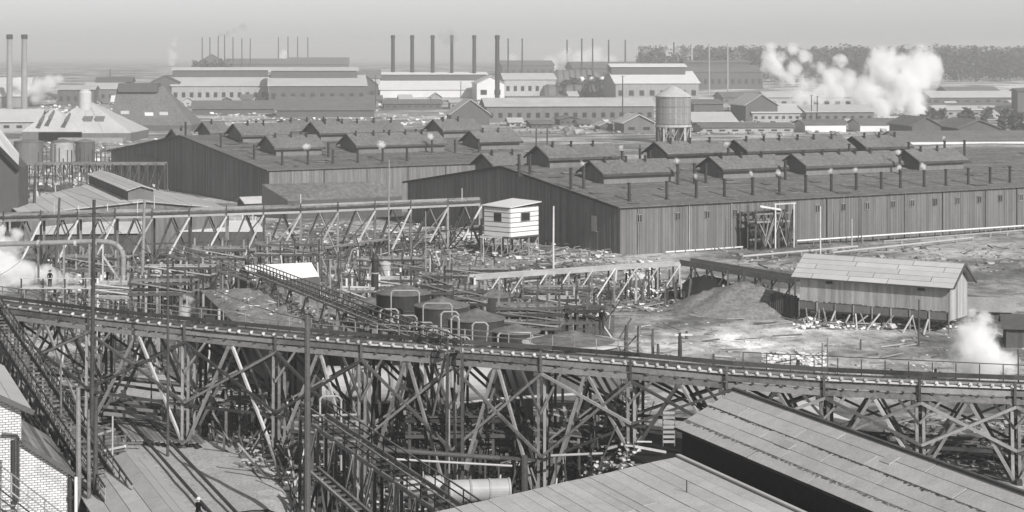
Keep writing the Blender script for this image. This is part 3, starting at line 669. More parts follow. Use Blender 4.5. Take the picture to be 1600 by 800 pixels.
for i, (x0, y0, x1, y1, lab) in enumerate(((1160, 408, 1340, 392, 'first low pipe on blocks, nearest the scaffold in front of the shed'), (1300, 402, 1520, 378, 'low pipe on blocks running right toward the picture edge'), (1380, 384, 1600, 366, 'farthest low pipe on blocks under the shed gangway'))):
    p, q = G(x0, y0) + UP * .7, G(x1, y1) + UP * .7; t = thing('ground_pipeline', lab, 'pipeline', p - UP * .7, 'low pipes before the shed'); m = MB(); m.cyl(p, q, .16, .16, 8); m.build('pipe', PIPE, t)
    for k in range(9): o = p.lerp(q, k / 8); member('support_block', t, V((o.x, o.y, g(o.x, o.y) - .2)), o - UP * .1, .3, .3, WOOD)
# timber scaffold against the near shed
def scaffold():
    s0, s1 = aA(1165, -2, 0), aA(1238, -4, 0); t = thing('timber_scaffold', 'dark timber scaffold with pale frame standing against the near shed wall', 'scaffold', ptA(s0, -3, 0))
    for j, s in enumerate((-4.4, -2.6, -.8)):
        for i in range(6):
            a = s0 + (s1 - s0) * i / 5; member('post', t, ptA(a, s, -.3), ptA(a + U(-.3, .3), s, U(5.6, 7.0) if j else U(4.8, 6.6)), .3, .3, TAR)
        for zz in (1.5, 3, 4.4, 5.6): member('ledger', t, ptA(s0, s, zz), ptA(s1, s, zz + U(-.2, .2)), .2, .25, TAR if R() < .7 else WOOD)
    m = MB()
    for i in range(5): a = s0 + (s1 - s0) * i / 5.2; m.sh = U(.5, 1.2); m.box(ptA(a, -2.7, .1), A_ * (s1 - s0) / 5.6, B_ * .2, UP * U(3.6, 5.2))
    m.build('boarding', TAR, t, kind='stuff')
    for i in range(14): a = U(s0, s1); member('brace', t, ptA(a, -4.6, U(0, 1)), ptA(a + U(-2.5, 2.5), -4.6, U(3.5, 6.3)), .16, .16, TAR if R() < .6 else WOOD)
    b0 = aA(1211, -4.8, 0); b1 = aA(1240, -4.8, 0)
    for a in (b0, b1): member('pale_post', t, ptA(a, -4.9, -.3), ptA(a, -4.9, 7.2), .2, .2, PALEWOOD)
    member('pale_beam', t, ptA(b0 - .3, -4.9, 7.1), ptA(b1 + .3, -4.9, 7.1), .2, .22, PALEWOOD)
    member('pale_beam', t, ptA(s0 + .5, -4.9, 6.9), ptA(b0 + 1, -4.9, 6.2), .3, .3, PALEWOOD)
scaffold()

# ------------------------------------------------------------------ poles
def pole(px, top, base, w_, m, lab, y=None, lean=0, arm=0, name='timber_pole', ins=False):
    b = G(px + lean, base) if y is None else onground(px + lean, y); tp = P(px, top, b.y)
    t = thing(name, lab, 'pole', b); k = MB(); r = w_ / 2
    mid = b.lerp(tp, .5) + V((U(-.05, .05), 0, 0)); k.cyl(b - UP * .5, mid, r * 1.1, r, 8); k.cyl(mid, tp, r, r * .78, 8); k.build('shaft', m, t)
    for i in range(arm):
        z = tp - UP * (.35 + .55 * i); member('crossarm', t, z - V((.9, .1, 0)), z + V((.9, .1, 0)), .1, .12, m)
        for s in (-.75, -.35, .35, .75):
            q = MB(); q.cyl(z + V((s, .1 * s, .06)), z + V((s, .1 * s, .24)), .05, .03, 6); q.build('insulator', PIPE, t)
    return t
pole(480, 494, 800, .42, TAR, 'thick tarred pole with a short cap rising in front of the trestle, lower centre-left', y=118, name='mast_pole')
pole(147, 312, 700, .3, TAR, 'tall dark pole crossing both trestles at the left', y=133, lean=-5)
pole(819, 712, 800, .5, TAR, 'short thick tarred post beside the strip-laid roof', y=108, name='stub_post')
pole(55, 267, 378, .5, TAR, 'crooked dark pole beyond the rear trestle at far left', lean=-3)
pole(93, 309, 468, .36, TAR, 'leaning dark pole beside the steam at left', lean=-8)
pole(226, 312, 446, .45, WOOD, 'grey leaning pole rising through the rear trestle', lean=-4)
pole(241, 306, 400, .16, PALEWOOD, 'slim pale pole just right of the grey leaning pole')
pole(262, 386, 690, .2, TAR, 'dark pole passing behind the near trestle at left', y=140)
pole(608, 250, 420, .2, WOOD, 'slim pole rising before the gap between the two long sheds')
pole(865, 322, 462, .26, PALEWOOD, 'tall whitish pole right of the white hut')
pole(1282, 322, 402, .22, PALEWOOD, 'pale pole standing against the near shed wall')
pole(1331, 342, 392, .18, PALEWOOD, 'short pale pole in front of the near shed')
pole(1341, 302, 384, .14, TAR, 'thin dark flue pole against the shed, left one of the pair')
pole(1346, 302, 383, .14, TAR, 'thin dark flue pole against the shed, right one of the pair')
pole(1285, 536, 640, .12, WOOD, 'thin grey standard beyond the near trestle, left one of the pair', y=128)
pole(1293, 528, 640, .10, WOOD, 'thin grey standard beyond the near trestle, right one of the pair', y=128.5)
pole(1591, 545, 690, .12, TAR, 'thin dark standard near the right picture edge', y=121)
pole(1436, 468, 541, .22, TAR, 'dark crooked post below the raised storage shed')
pole(1147, 330, 392, .1, TAR, 'thin dark downpipe pole on the near shed wall')
pole(474, 400, 470, .16, PALEWOOD, 'pale slim pole right of the white-roofed shed')
pole(500, 392, 470, .12, WOOD, 'grey slim pole right of the pale slim pole')
pole(703, 392, 480, .14, PALEWOOD, 'pale slim pole behind the dark tanks')
pole(755, 372, 470, .14, PALEWOOD, 'pale slim pole under the stilted hut')
pole(665, 330, 460, .14, WOOD, 'grey slim pole in the tank yard')
pole(435, 452, 560, .14, WOOD, 'thin grey pole standing on the boiler battery', y=158)
pole(1044, 196, 214, .3, WOOD, 'far grey pole behind the water tower')
pole(320, 560, 660, .12, WOOD, 'thin post beside the plank roadway', y=150)
pole(95, 560, 700, .18, WOOD, 'grey post within the left ramps', y=128, name='ramp_post')
pole(122, 606, 800, .34, WOOD, 'stout grey post, leftmost of three beside the brick building', y=113, name='ramp_post')
pole(138, 640, 800, .24, WOOD, 'grey post, middle of three beside the brick building', y=112, name='ramp_post')
pole(150, 620, 800, .3, TAR, 'dark post, rightmost of three beside the brick building', y=112.5, name='ramp_post')
pole(176, 650, 720, .14, PIPE, 'slim light pipe post near the landing', y=120, name='ramp_post')
stubs = [(979, 508, 556, .42, 'thick dark pile stub nearest the round tank'), (997, 509, 554, .22, 'forked thin pile stub next to the thick one'), (1020, 514, 556, .28, 'tall dark pile stub before the pale sand'), (1028, 537, 557, .3, 'low dark pile stub beside the tall one'), (1062, 520, 560, .4, 'thick dark pile stub with a pale cross piece'), (1115, 553, 573, .25, 'low dark pile stub right of the cross-pieced one'), (1073, 517, 530, .3, 'short stub on the pale sand'), (1247, 562, 578, .4, 'squat stub beside the rubble heap'), (1462, 576, 592, .3, 'squat dark stub left of the front steam'), (1345, 530, 547, .2, 'small leaning stub in the muddy yard')]
for px, a, b, w_, lab in stubs: pole(px, a, b, w_, TAR, lab, name='pile_stub')
m = MB(); q = P(1068, 523, G(1062, 560).y); m.beam(q - V((.9, 0, 0)), q + V((.9, 0, 0)), .18); tag(m.build('cross_piece', PALEWOOD), 'pale cross piece nailed on a thick pile stub', 'timber')
for i, (px, a, b) in enumerate(((1130, 445, 480), (1155, 440, 470), (1176, 440, 470), (1200, 446, 472))):
    pole(px, a, b, .34, PALEWOOD, ['pale square post with bracket, left end of the row before the earth heap', 'pale post second from the left in the row before the earth heap', 'tallest pale post in the row before the earth heap', 'pale post at the right end of the row before the earth heap'][i], name='row_post')
# overhead wires
def wire(a, b, sag, lab):
    m = MB(); pts = [a.lerp(b, i / 12) - UP * sag * 4 * (i / 12) * (1 - i / 12) for i in range(13)]; m.tube(pts, .02, 3); tag(m.build('overhead_wire', IRON), lab, 'wire')
wire(P(147, 330, 133), P(480, 500, 118), 1.2, 'slack overhead wire between the tall left pole and the thick mast')
wire(P(55, 275, 262), P(226, 318, 226), 1, 'overhead wire from the crooked pole to the grey leaning pole')
wire(P(0, 430, 150), P(93, 340, 190), .6, 'guy wire descending to the left picture edge')

# ------------------------------------------------------------------ tanks and boilers
def cone_tank(px, pytop, wpx, y, zbot_dz, m, label, cone=.35, light_rim=False):
    r = wpx * y / F / 2; c = P(px, pytop, y); t = thing('storage_tank', label, 'tank', onground(px, y), None); zb = g(c.x, c.y) - .3
    h = c.z - zb; b = MB(); b.lathe((c.x, c.y, zb), [(r, 0), (r, h)], 36); b.build('shell', m, t, smooth=False)
    b = MB(); b.lathe((c.x, c.y, c.z), [(r + .12, 0), (r + .12, .1), (r * .5, r * cone * .5 + .08), (.12, r * cone + .08)], 36); b.build('roof', ROOFT if not light_rim else ROOFL, t)
    for z in (.25, .5, .75):
        b = MB(); b.lathe((c.x, c.y, zb + h * z), [(r + .03, 0), (r + .06, .04), (r + .03, .1)], 36); b.build('hoop', IRON, t)
    return t, c, r
Y1 = lambda py, z: F * (H - z) / (py - HOR)
tanks = [(630, 458, 84, 188, IRON, .32, 'dark round tank, rearmost of the row behind the pipe loops'), (690, 478, 84, 178, IRON, .32, 'dark round tank, second of the row, with a tall pipe loop'), (744, 498, 88, 168, IRON, .34, 'dark round tank in the middle of the row'), (806, 518, 74, 160, IRON, .3, 'dark tank with low roof next to the broad tank')]
for px, py, wp, y, m_, cn, lab in tanks: cone_tank(px, py, wp, y, 0, m_, lab, cn, light_rim=False)
cone_tank(578, 474, 60, 196, 0, IRON, 'dark round tank furthest left, beside the slim dark column', .3); cone_tank(856, 503, 70, 176, 0, IRON, 'dark round tank half hidden behind the broad plank staging', .3)
cone_tank(690, 446, 62, 204, 0, IRON, 'small dark tank at the back of the yard behind the second tank', .3); cone_tank(770, 462, 64, 196, 0, IRON, 'small dark tank at the back of the yard behind the middle tank', .3)
for i, (px, py, y_) in enumerate(((604, 499, 168), (624, 511, 164), (646, 522, 160))):
    b_ = onground(px, y_); tp_ = P(px, py, y_); r_ = 17 * y_ / F; t_ = thing('domed_vessel', ('upper pale domed vessel behind the inclined conveyor', 'middle pale domed vessel behind the inclined conveyor', 'lowest pale domed vessel, nearest the square white frame')[i], 'vessel', b_, 'pale domed vessels')
    k = MB(); k.lathe((b_.x, b_.y, b_.z - .3), [(r_, 0), (r_, tp_.z - b_.z - r_ * .5)], 20); k.build('shell', WALLW, t_); k = MB(); k.lathe((b_.x, b_.y, tp_.z - r_ * .8), [(r_ * 1.03, 0), (r_ * .93, r_ * .35), (r_ * .6, r_ * .65), (r_ * .2, r_ * .8), (.03, r_ * .82)], 20); k.build('dome', FLUMEW, t_, smooth=False)
bt, bc, br = cone_tank(894, 537, 150, 147, 0, WALLW, 'broad round tank with low conical roof right behind the near trestle', .26)
bm = MB(); bm.lathe((bc.x, bc.y, bc.z + .02), [(br + .2, 0), (br + .2, .14), (br - .1, .2)], 40); bm.build('rim', ROOFL, bt)
# vertical stills
def still(px, top, base, wp, m, lab):
    b = G(px, base); r = wp * b.y / F / 2; tp = P(px, top, b.y); t = thing('upright_still', lab, 'still', b); k = MB(); h = tp.z - b.z
    k.lathe((b.x, b.y, b.z - .3), [(r, 0), (r, h * .9), (r * 1.15, h * .91), (r * 1.15, h * .94), (r * .8, h * .97), (r * .3, h * 1.0)], 20); k.build('shell', m, t, smooth=False)
    for f in (.25, .5, .72): k = MB(); k.lathe((b.x, b.y, b.z + h * f), [(r, 0), (r + .07, .03), (r + .07, .12), (r, .15)], 20); k.build('band', PIPE, t)
still(602, 404, 468, 16, STEEL, 'shiny upright cylindrical still right of the slim column'); still(586, 392, 520, 11, IRON, 'slim dark upright column left of the shiny still')
still(738, 418, 452, 9, STEEL, 'small pale upright vessel behind the tanks'); still(556, 470, 500, 9, WOOD, 'short grey vessel left of the slim column')
# horizontal boilers
def drum(px0, px1, py, y, r, m, lab, dome=True, name='horizontal_boiler'):
    a, b = P(px0, py, y), P(px1, py - 3, y + .6); t = thing(name, lab, 'boiler', V((a.x, a.y, g(a.x, a.y)))); L = (b - a).length; ax = (b - a).normalized(); k = MB()
    k.lathe(a, [(.05, -r * .25), (r * .6, -r * .18), (r, 0), (r, L), (r * .6, L + r * .18), (.05, L + r * .25)], 28, ax); k.build('shell', m, t, smooth=False)
    for f in (.02, .34, .66, .98): k = MB(); k.lathe(a + ax * L * f, [(r, 0), (r + .05, .02), (r + .05, .14), (r, .16)], 28, ax); k.build('band', PIPE, t)
    for f in (.15, .85): q = a + ax * L * f; k = MB(); k.box(V((q.x - .3, q.y - r * .8, g(q.x, q.y) - .3)), V((.6, 0, 0)), V((0, r * 1.6, 0)), UP * (q.z - r * .7 - g(q.x, q.y) + .3)); k.build('saddle', WOOD, t)
drum(505, 835, 602, 152, 1.55, STEEL, 'long pale horizontal boiler drum seen beneath the near trestle')
drum(700, 795, 768, 118, .72, STEEL, 'small banded drum lying on the ground at bottom centre', name='small_drum')
drum(610, 690, 762, 119, .66, STEEL, 'second banded drum left of the small one at bottom centre', name='small_drum')
drum(850, 962, 700, 133, .5, IRON, 'dark slender drum under the trestle right of centre', name='small_drum')
# boiler battery: brick-set retorts in a row under a grey flat top
def battery():
    t = thing('retort_battery', 'broad dark earth-topped battery of retorts left of the inclined conveyor', 'furnace', V((-26, 176, 0)))
    q = [Z(312, 454, 4.9), Z(455, 449, 4.9), Z(640, 524, 5.4), Z(610, 552, 5.4), Z(392, 530, 4.9)]
    m = MB(); m.slab([V((p.x, p.y, p.z - .02)) for p in q], UP * -5.2); m.build('masonry', IRON, t)
    # lumpy top
    k = MB(); n = 44; vs = []
    for j in range(n + 1):
        for i in range(n + 1):
            l = q[0].lerp(q[4], j / n); r = q[1].lerp(q[2], j / n); p = l.lerp(r, i / n); e = min(i, j, n - i, n - j) / 4
            vs.append(p + UP * (.05 + min(1, e) * (.4 + .5 * mn.noise(V((p.x * .5, p.y * .3, 0))) + .2 * mn.noise(V((p.x * 1.9, p.y * 1.2, 3))))))
    k.add(vs, [(j * (n + 1) + i, j * (n + 1) + i + 1, (j + 1) * (n + 1) + i + 1, (j + 1) * (n + 1) + i) for j in range(n) for i in range(n)]); k.sh = 1; k.build('earth_top', mat('ash topping', .20, .4, 0, 2.5, bump=1, spot=3), t, smooth=True)
    k = MB()
    for i in range(150):
        p = q[0].lerp(q[4], U(.08, .95)).lerp(q[1].lerp(q[2], U(.08, .95)), U(.05, .95)) + UP * .45; k.sh = U(.3, 2.6); k.rock(p, U(.06, .22))
    for i in range(40):
        p = q[0].lerp(q[4], U(.1, .9)).lerp(q[1].lerp(q[2], U(.1, .9)), U(.05, .95)) + UP * .5; k.sh = U(.4, 2); k.beam(p, p + V((U(-1.4, 1.4), U(-1.4, 1.4), U(0, .25))), .12, .08)
    k.build('scrap_on_top', RUBBLE, t, kind='stuff')
    for i in range(6):
        p = q[0].lerp(q[4], (i + .4) / 6); k = MB(); ax = (q[1] - q[0]).normalized(); k.lathe(V((p.x, p.y, 3.2)) - ax * 1.3, [(1.1, 0), (1.1, 5), (.2, 5.2)], 18, ax); k.build('retort', IRON, t)
        member('flue', t, V((p.x, p.y, 3.8)) - ax * .7, V((p.x, p.y, 5.6)) - ax * .7, .3, .3, PIPE if i in (1, 3) else IRON, 'cyl')
battery()
# inverted-U pipes
def upipe(x0, x1, top, bot, y, lab, r=.075, m=PIPE):
    a, b = P(x0, bot, y), P(x1, bot, y); za = P(x0, top, y); zb = P(x1, top, y); a.z = max(a.z, g(a.x, a.y) - .2) if a.z < 0 else a.z
    t = thing('pipe_loop', lab, 'pipe', V((a.x, a.y, min(a.z, g(a.x, a.y) + 6))), 'light pipe loops by the tanks'); e = .22
    k = MB(); k.tube([a, za - UP * e, za + V((e, 0, 0)), zb - V((e, 0, 0)), zb - UP * e, b], r, 8); k.build('pipe', m, t)
    for p in (za, zb): k = MB(); k.rock(p, .01); k = MB(); k.cyl(p - UP * (e + .1), p - UP * e, r * 1.5, r * 1.5, 8); k.build('flange', m, t)
for x0, x1, tp, bt_, y, lab in [(611, 655, 454, 508, 182, 'tallest rear pipe loop before the rearmost dark tank'), (661, 706, 474, 534, 171, 'tall wide pipe loop before the second dark tank'), (613, 651, 493, 515, 170, 'low pipe loop left of the tall wide one'), (594, 622, 483, 505, 175, 'low short pipe loop below the shiny still'), (640, 677, 504, 530, 160, 'low pipe loop left of the square frame'), (667, 703, 516, 540, 156, 'low pipe loop right of the square frame'), (689, 716, 487, 545, 158, 'narrow tall pipe loop in the middle of the tank row'), (705, 717, 494, 545, 153, 'very narrow tall pipe loop'), (738, 762, 504, 548, 160, 'pipe loop against the middle dark tank'), (778, 832, 520, 556, 152, 'wide pipe loop left of the broad tank'), (694, 734, 527, 548, 150, 'flat pipe loop close to the trestle rail'), (720, 766, 538, 556, 148, 'flattest pipe loop next to the trestle rail'), (500, 533, 619, 735, 134, 'tall pipe loop under the near trestle left of centre'), (478, 507, 650, 730, 132, 'smaller pipe loop beneath the trestle beside the tall one'), (930, 978, 636, 700, 131, 'pipe loop under the trestle near the ladder')]:
    upipe(x0, x1, tp, bt_, y, lab)
# square white frame
q = P(657, 509, 157); t = thing('valve_frame', 'small square white frame with diagonal brace among the pipe loops', 'frame', V((q.x, q.y, 2)))
a, b, c, d_ = P(657, 527, 157), P(683, 527, 157), P(683, 509, 157), P(657, 509, 157)
for u, v in ((a, b), (b, c), (c, d_), (d_, a), (a, c)): member('frame_bar', t, u, v, .1, .1, PIPE)
for u in (a, b): member('leg', t, V((u.x, u.y, g(u.x, u.y) - .2)), u, .1, .1, WOOD)
# big goose-neck pipe, left
t = thing('gooseneck_pipe', 'large pale pipe running level from the left edge and bending down', 'pipe', Z(100, 440, 0))
y = 205; k = MB(); pts = [P(-60, 383, y), P(60, 380, y), P(150, 377, y), P(170, 378, y), P(182, 382, y), P(190, 391, y), P(193, 402, y), P(192, 438, y)]; k.tube(pts, .28, 10); k.build('pipe', PIPE, t)
for px in (60, 100, 140, 185): q = P(px, 380, y); member('support_post', t, V((q.x, q.y, g(q.x, q.y) - .3)), q, .2, .2, WOOD)
member('raking_strut', t, P(190, 442, y), P(161, 400, y), .2, .2, PALEWOOD); member('hanger', t, P(161, 378, y), P(160, 445, y), .16, .16, PALEWOOD)
for i in (60, 118, 150): q = P(i, 380, y); k = MB(); k.cyl(q - V((.15, 0, 0)), q + V((.15, 0, 0)), .38, .38, 10); k.build('collar', PIPE, t)
# pipes under the trestle
pl = [(800, 622, 935, 614, 140, .12, PIPE, 'thin light pipe high under the trestle, right of centre'), (860, 634, 1010, 628, 138, .14, PIPE, 'light pipe running level under the trestle, right of centre'), (835, 662, 960, 660, 134, .1, WOOD, 'grey pipe low under the trestle, right of centre'), (840, 682, 1010, 664, 132, .1, PIPE, 'slanting light pipe near the ladder'), (600, 650, 800, 655, 138, .12, IRON, 'dark pipe low beneath the long boiler'), (480, 650, 560, 648, 134, .1, PIPE, 'short light pipe left of the long boiler'), (860, 712, 950, 708, 127, .09, PIPE, 'light pipe on the ground beside the strip-laid roof'), (160, 588, 312, 604, 158, .22, IRON, 'thick dark pipe spanning above the plank roadway'), (625, 640, 790, 622, 142, .1, PIPE, 'light pipe rising beneath the long boiler'), (560, 700, 780, 716, 128, .16, TAR, 'dark level beam pipe low beneath the trestle'), (590, 716, 800, 728, 125, .08, PIPE, 'thin light pipe just above the banded drums')]
for x0, y0, x1, y1, yy, r, m_, lab in pl:
    a, b = P(x0, y0, yy), P(x1, y1, yy + 2); t = thing('service_pipe', lab, 'pipe', V((a.x, a.y, g(a.x, a.y))), 'service pipes under the trestle'); k = MB(); k.cyl(a, b, r, r, 8); k.build('pipe', m_, t)
    for f in (.1, .5, .9): q = a.lerp(b, f); member('support_post', t, V((q.x, q.y, g(q.x, q.y) - .2)), q, .12, .12, TAR)
# timber platforms (staging) around the tanks
def staging(px0, px1, tops, y, d, lab, m1=TAR, m2=WOOD, posts=5):
    a = onground(px0, y); t = thing('timber_staging', lab, 'staging', a); b = onground(px1, y)
    for j in (0, d):
        for i in range(posts): q = a.lerp(b, i / (posts - 1)) + V((U(-.2, .2), j, 0)); tp = P(px0, tops[0] - 8, y).z; member('post', t, V((q.x, q.y, g(q.x, q.y) - .3)), V((q.x, q.y, tp + U(-.5, .6))), .2, .2, m1 if R() < .6 else m2)
    for k_, tp in enumerate(tops):
        z = P(px0, tp, y).z
        for j in range(4): member('platform_plank', t, V((a.x - .3, y + d * j / 4 + .1, z)), V((b.x + .3, y + d * j / 4 + .1, z + U(-.1, .1))), .35, .1, m2)
        member('edge_beam', t, V((a.x - .3, y - .15, z - .25)), V((b.x + .3, y - .15, z - .2)), .2, .25, m1)
        if k_ < len(tops) - 1: z2 = P(px0, tops[k_ + 1], y).z; member('brace', t, V((a.x, y - .2, z)), V((b.x, y - .2, z2)), .13, .13, m2)
    return t
staging(664, 702, [430, 444, 455], 190, 3, 'tall dark staging behind the rearmost tanks'); staging(714, 757, [452, 462, 472], 182, 3, 'stacked dark staging above the middle tank')
staging(780, 872, [478, 488, 500, 510], 170, 3, 'broad staging of level planks behind the broad tank', TAR, WOOD, 7); staging(888, 940, [482, 500], 158, 2, 'slender staging with rails at the rear of the broad tank', TAR, TAR)
staging(535, 580, [452, 468], 200, 3, 'low staging with pale planks left of the slim column', WOOD, PALEWOOD); staging(820, 920, [450, 462], 200, 3, 'dark staging beneath the lower flume', TAR, WOOD, 6)
staging(205, 300, [440, 456], 180, 3, 'staging of dark beams in front of the steam', TAR, WOOD, 6); staging(150, 222, [444, 452, 462], 188, 3, 'light timber stack staging beside the goose-neck pipe', WOOD, PALEWOOD, 5)
staging(300, 380, [388, 402], 232, 3, 'staging beneath the rear trestle at left', TAR, WOOD, 5); staging(560, 660, [404, 418], 236, 3, 'staging beneath the rear trestle at centre', TAR, WOOD, 7)
staging(640, 800, [652, 676], 134, 3, 'dark work staging below the near trestle at centre', TAR, TAR, 7); staging(460, 560, [668, 690], 133, 2.5, 'dark work staging below the near trestle at left', TAR, WOOD, 5); staging(840, 970, [640, 672, 690], 132, 3, 'dark work staging left of the ladder', TAR, WOOD, 7)
staging(575, 640, [436, 446], 206, 2.5, 'low staging left of the rearmost dark tank', TAR, PALEWOOD); staging(500, 560, [478, 490], 186, 2, 'staging half hidden behind the inclined conveyor', TAR, WOOD)
staging(700, 790, [420, 430], 222, 3, 'rear staging below the stilted hut', TAR, WOOD, 6); staging(842, 900, [466, 476], 186, 2.5, 'upper staging behind the broad plank staging', TAR, FLUMEW, 5)
staging(400, 500, [380, 396], 244, 3, 'rear staging left of centre beneath the rear trestle', TAR, WOOD, 6); staging(100, 200, [402, 420], 222, 3, 'staging left of the goose-neck pipe bend', TAR, WOOD, 6)
staging(230, 330, [416, 430], 212, 2, 'staging below the dark ramp at left', TAR, FLUMEW, 6); staging(330, 440, [600, 625], 146, 2, 'dark staging below the near trestle over the road edge', TAR, WOOD, 6)
# ladder
a = P(1036, 694, 121); t = thing('wide_ladder', 'upright wide ladder with pale rungs left of the gabled warehouse', 'ladder', a)
for px in (1036, 1054): member('stile', t, P(px, 697, 121), P(px, 641, 121), .09, .09, TAR)
for i in range(7): z = 645 + i * 7.5; member('rung', t, P(1036, z, 120.95), P(1054, z, 120.95), .06, .17, FLUMEW)

# ------------------------------------------------------------------ small buildings of the middle ground
# white-roofed shed
w = thing('white_roofed_shed', 'small shed with bright white roof beneath the rear trestle', 'shed', Z(400, 450, 0))
q = [Z(381, 415.5, 4.9), Z(487, 411, 4.9), Z(499, 432, 3.3), Z(395, 442, 3.3)]
for i in range(4):
    a, b = q[0].lerp(q[1], i / 4), q[0].lerp(q[1], (i + .98) / 4); c, e = q[3].lerp(q[2], (i + .98) / 4), q[3].lerp(q[2], i / 4); k = MB(); k.sh = U(.92, 1.06); k.slab([a, b, c, e], UP * .08); k.build('roofing_sheet', WHITE, w)
k = MB(); k.slab([V((p.x, p.y, -.3)) for p in (q[3], q[2])] + [q[2] - UP * .1, q[3] - UP * .1], V((0, .3, 0))); bk = q[0] + (q[0] - q[3]); k.slab([V((q[3].x, q[3].y, -.3)), V((bk.x, bk.y, -.3)), V((bk.x, bk.y, 3.3)), q[0] - UP * .1, q[3] - UP * .1], V((.3, 0, 0))); k.build('wall', WALLD, w)
# pale sheds below the rear trestle, left
for i, (a, b, c, d2, hh, lab) in enumerate(((235, 405, 362, 350, 1.2, 'long white roof seen beneath the rear trestle'),)):
    q = [Z(a, 347, 3.6), Z(400, 345, 3.6), Z(415, 362, 2.6), Z(225, 362, 2.6)]; t = thing('pale_shed', lab, 'shed', V((q[3].x, q[3].y, 0))); k = MB(); k.slab(q, UP * .1); k.build('roof', WHITE, t); k = MB(); k.slab([V((p.x, p.y, -.3)) for p in (q[3], q[2])] + [q[2] - UP * .05, q[3] - UP * .05], V((0, .3, 0))); k.build('wall', WALLD, t)
t, _ = gable('dark_open_shed', 'dark open-fronted shed beneath the rear trestle at far left', 'shed', Z(60, 398, 0), V((1, .12, 0)), 15, 8, 3.2, 1.2, TAR, ROOFG, brd=.4)
t, _ = gable('small_gabled_hut', 'tiny gabled hut left of the lean-to, beyond the rear trestle', 'hut', Z(384, 330, 0), A_ * 1, 5, 4, 1.6, .9, WALLW, ROOFG, ridge_along=True, brd=.4)
# low white roof right
t = thing('low_white_shed', 'low shed with white roof half hidden behind the gabled warehouse', 'shed', Z(1330, 680, 2))
q = [P(1240, 634, 136), P(1253, 627, 138), P(1386, 681, 124), P(1322, 668, 124)]
k = MB(); k.slab(q, UP * .08); k.build('roof', WHITE, t); k = MB(); k.slab([q[3] - UP * .03, q[2] - UP * .03, q[2] - UP * 3, q[3] - UP * 3], V((0, .3, 0))); k.slab([q[0] - UP * .03, q[3] - UP * .03, q[3] - UP * 3, q[0] - UP * 3], V((.2, .2, 0))); k.build('wall', TAR, t)
# dark shed by the front steam
t, _ = gable('steam_shed', 'dark low shed half wrapped in steam right of the storage shed', 'shed', G(1495, 505), V((.97, -.2, 0)), 6, 4, 1.6, 1.0, TAR, WOOD, brd=.4)
t, _ = gable('edge_shed', 'dark timber shed at the right picture edge below the yard', 'shed', G(1572, 545), V((.97, -.2, 0)), 8, 5, 2.2, .9, WALLD, WALLD, brd=.4)

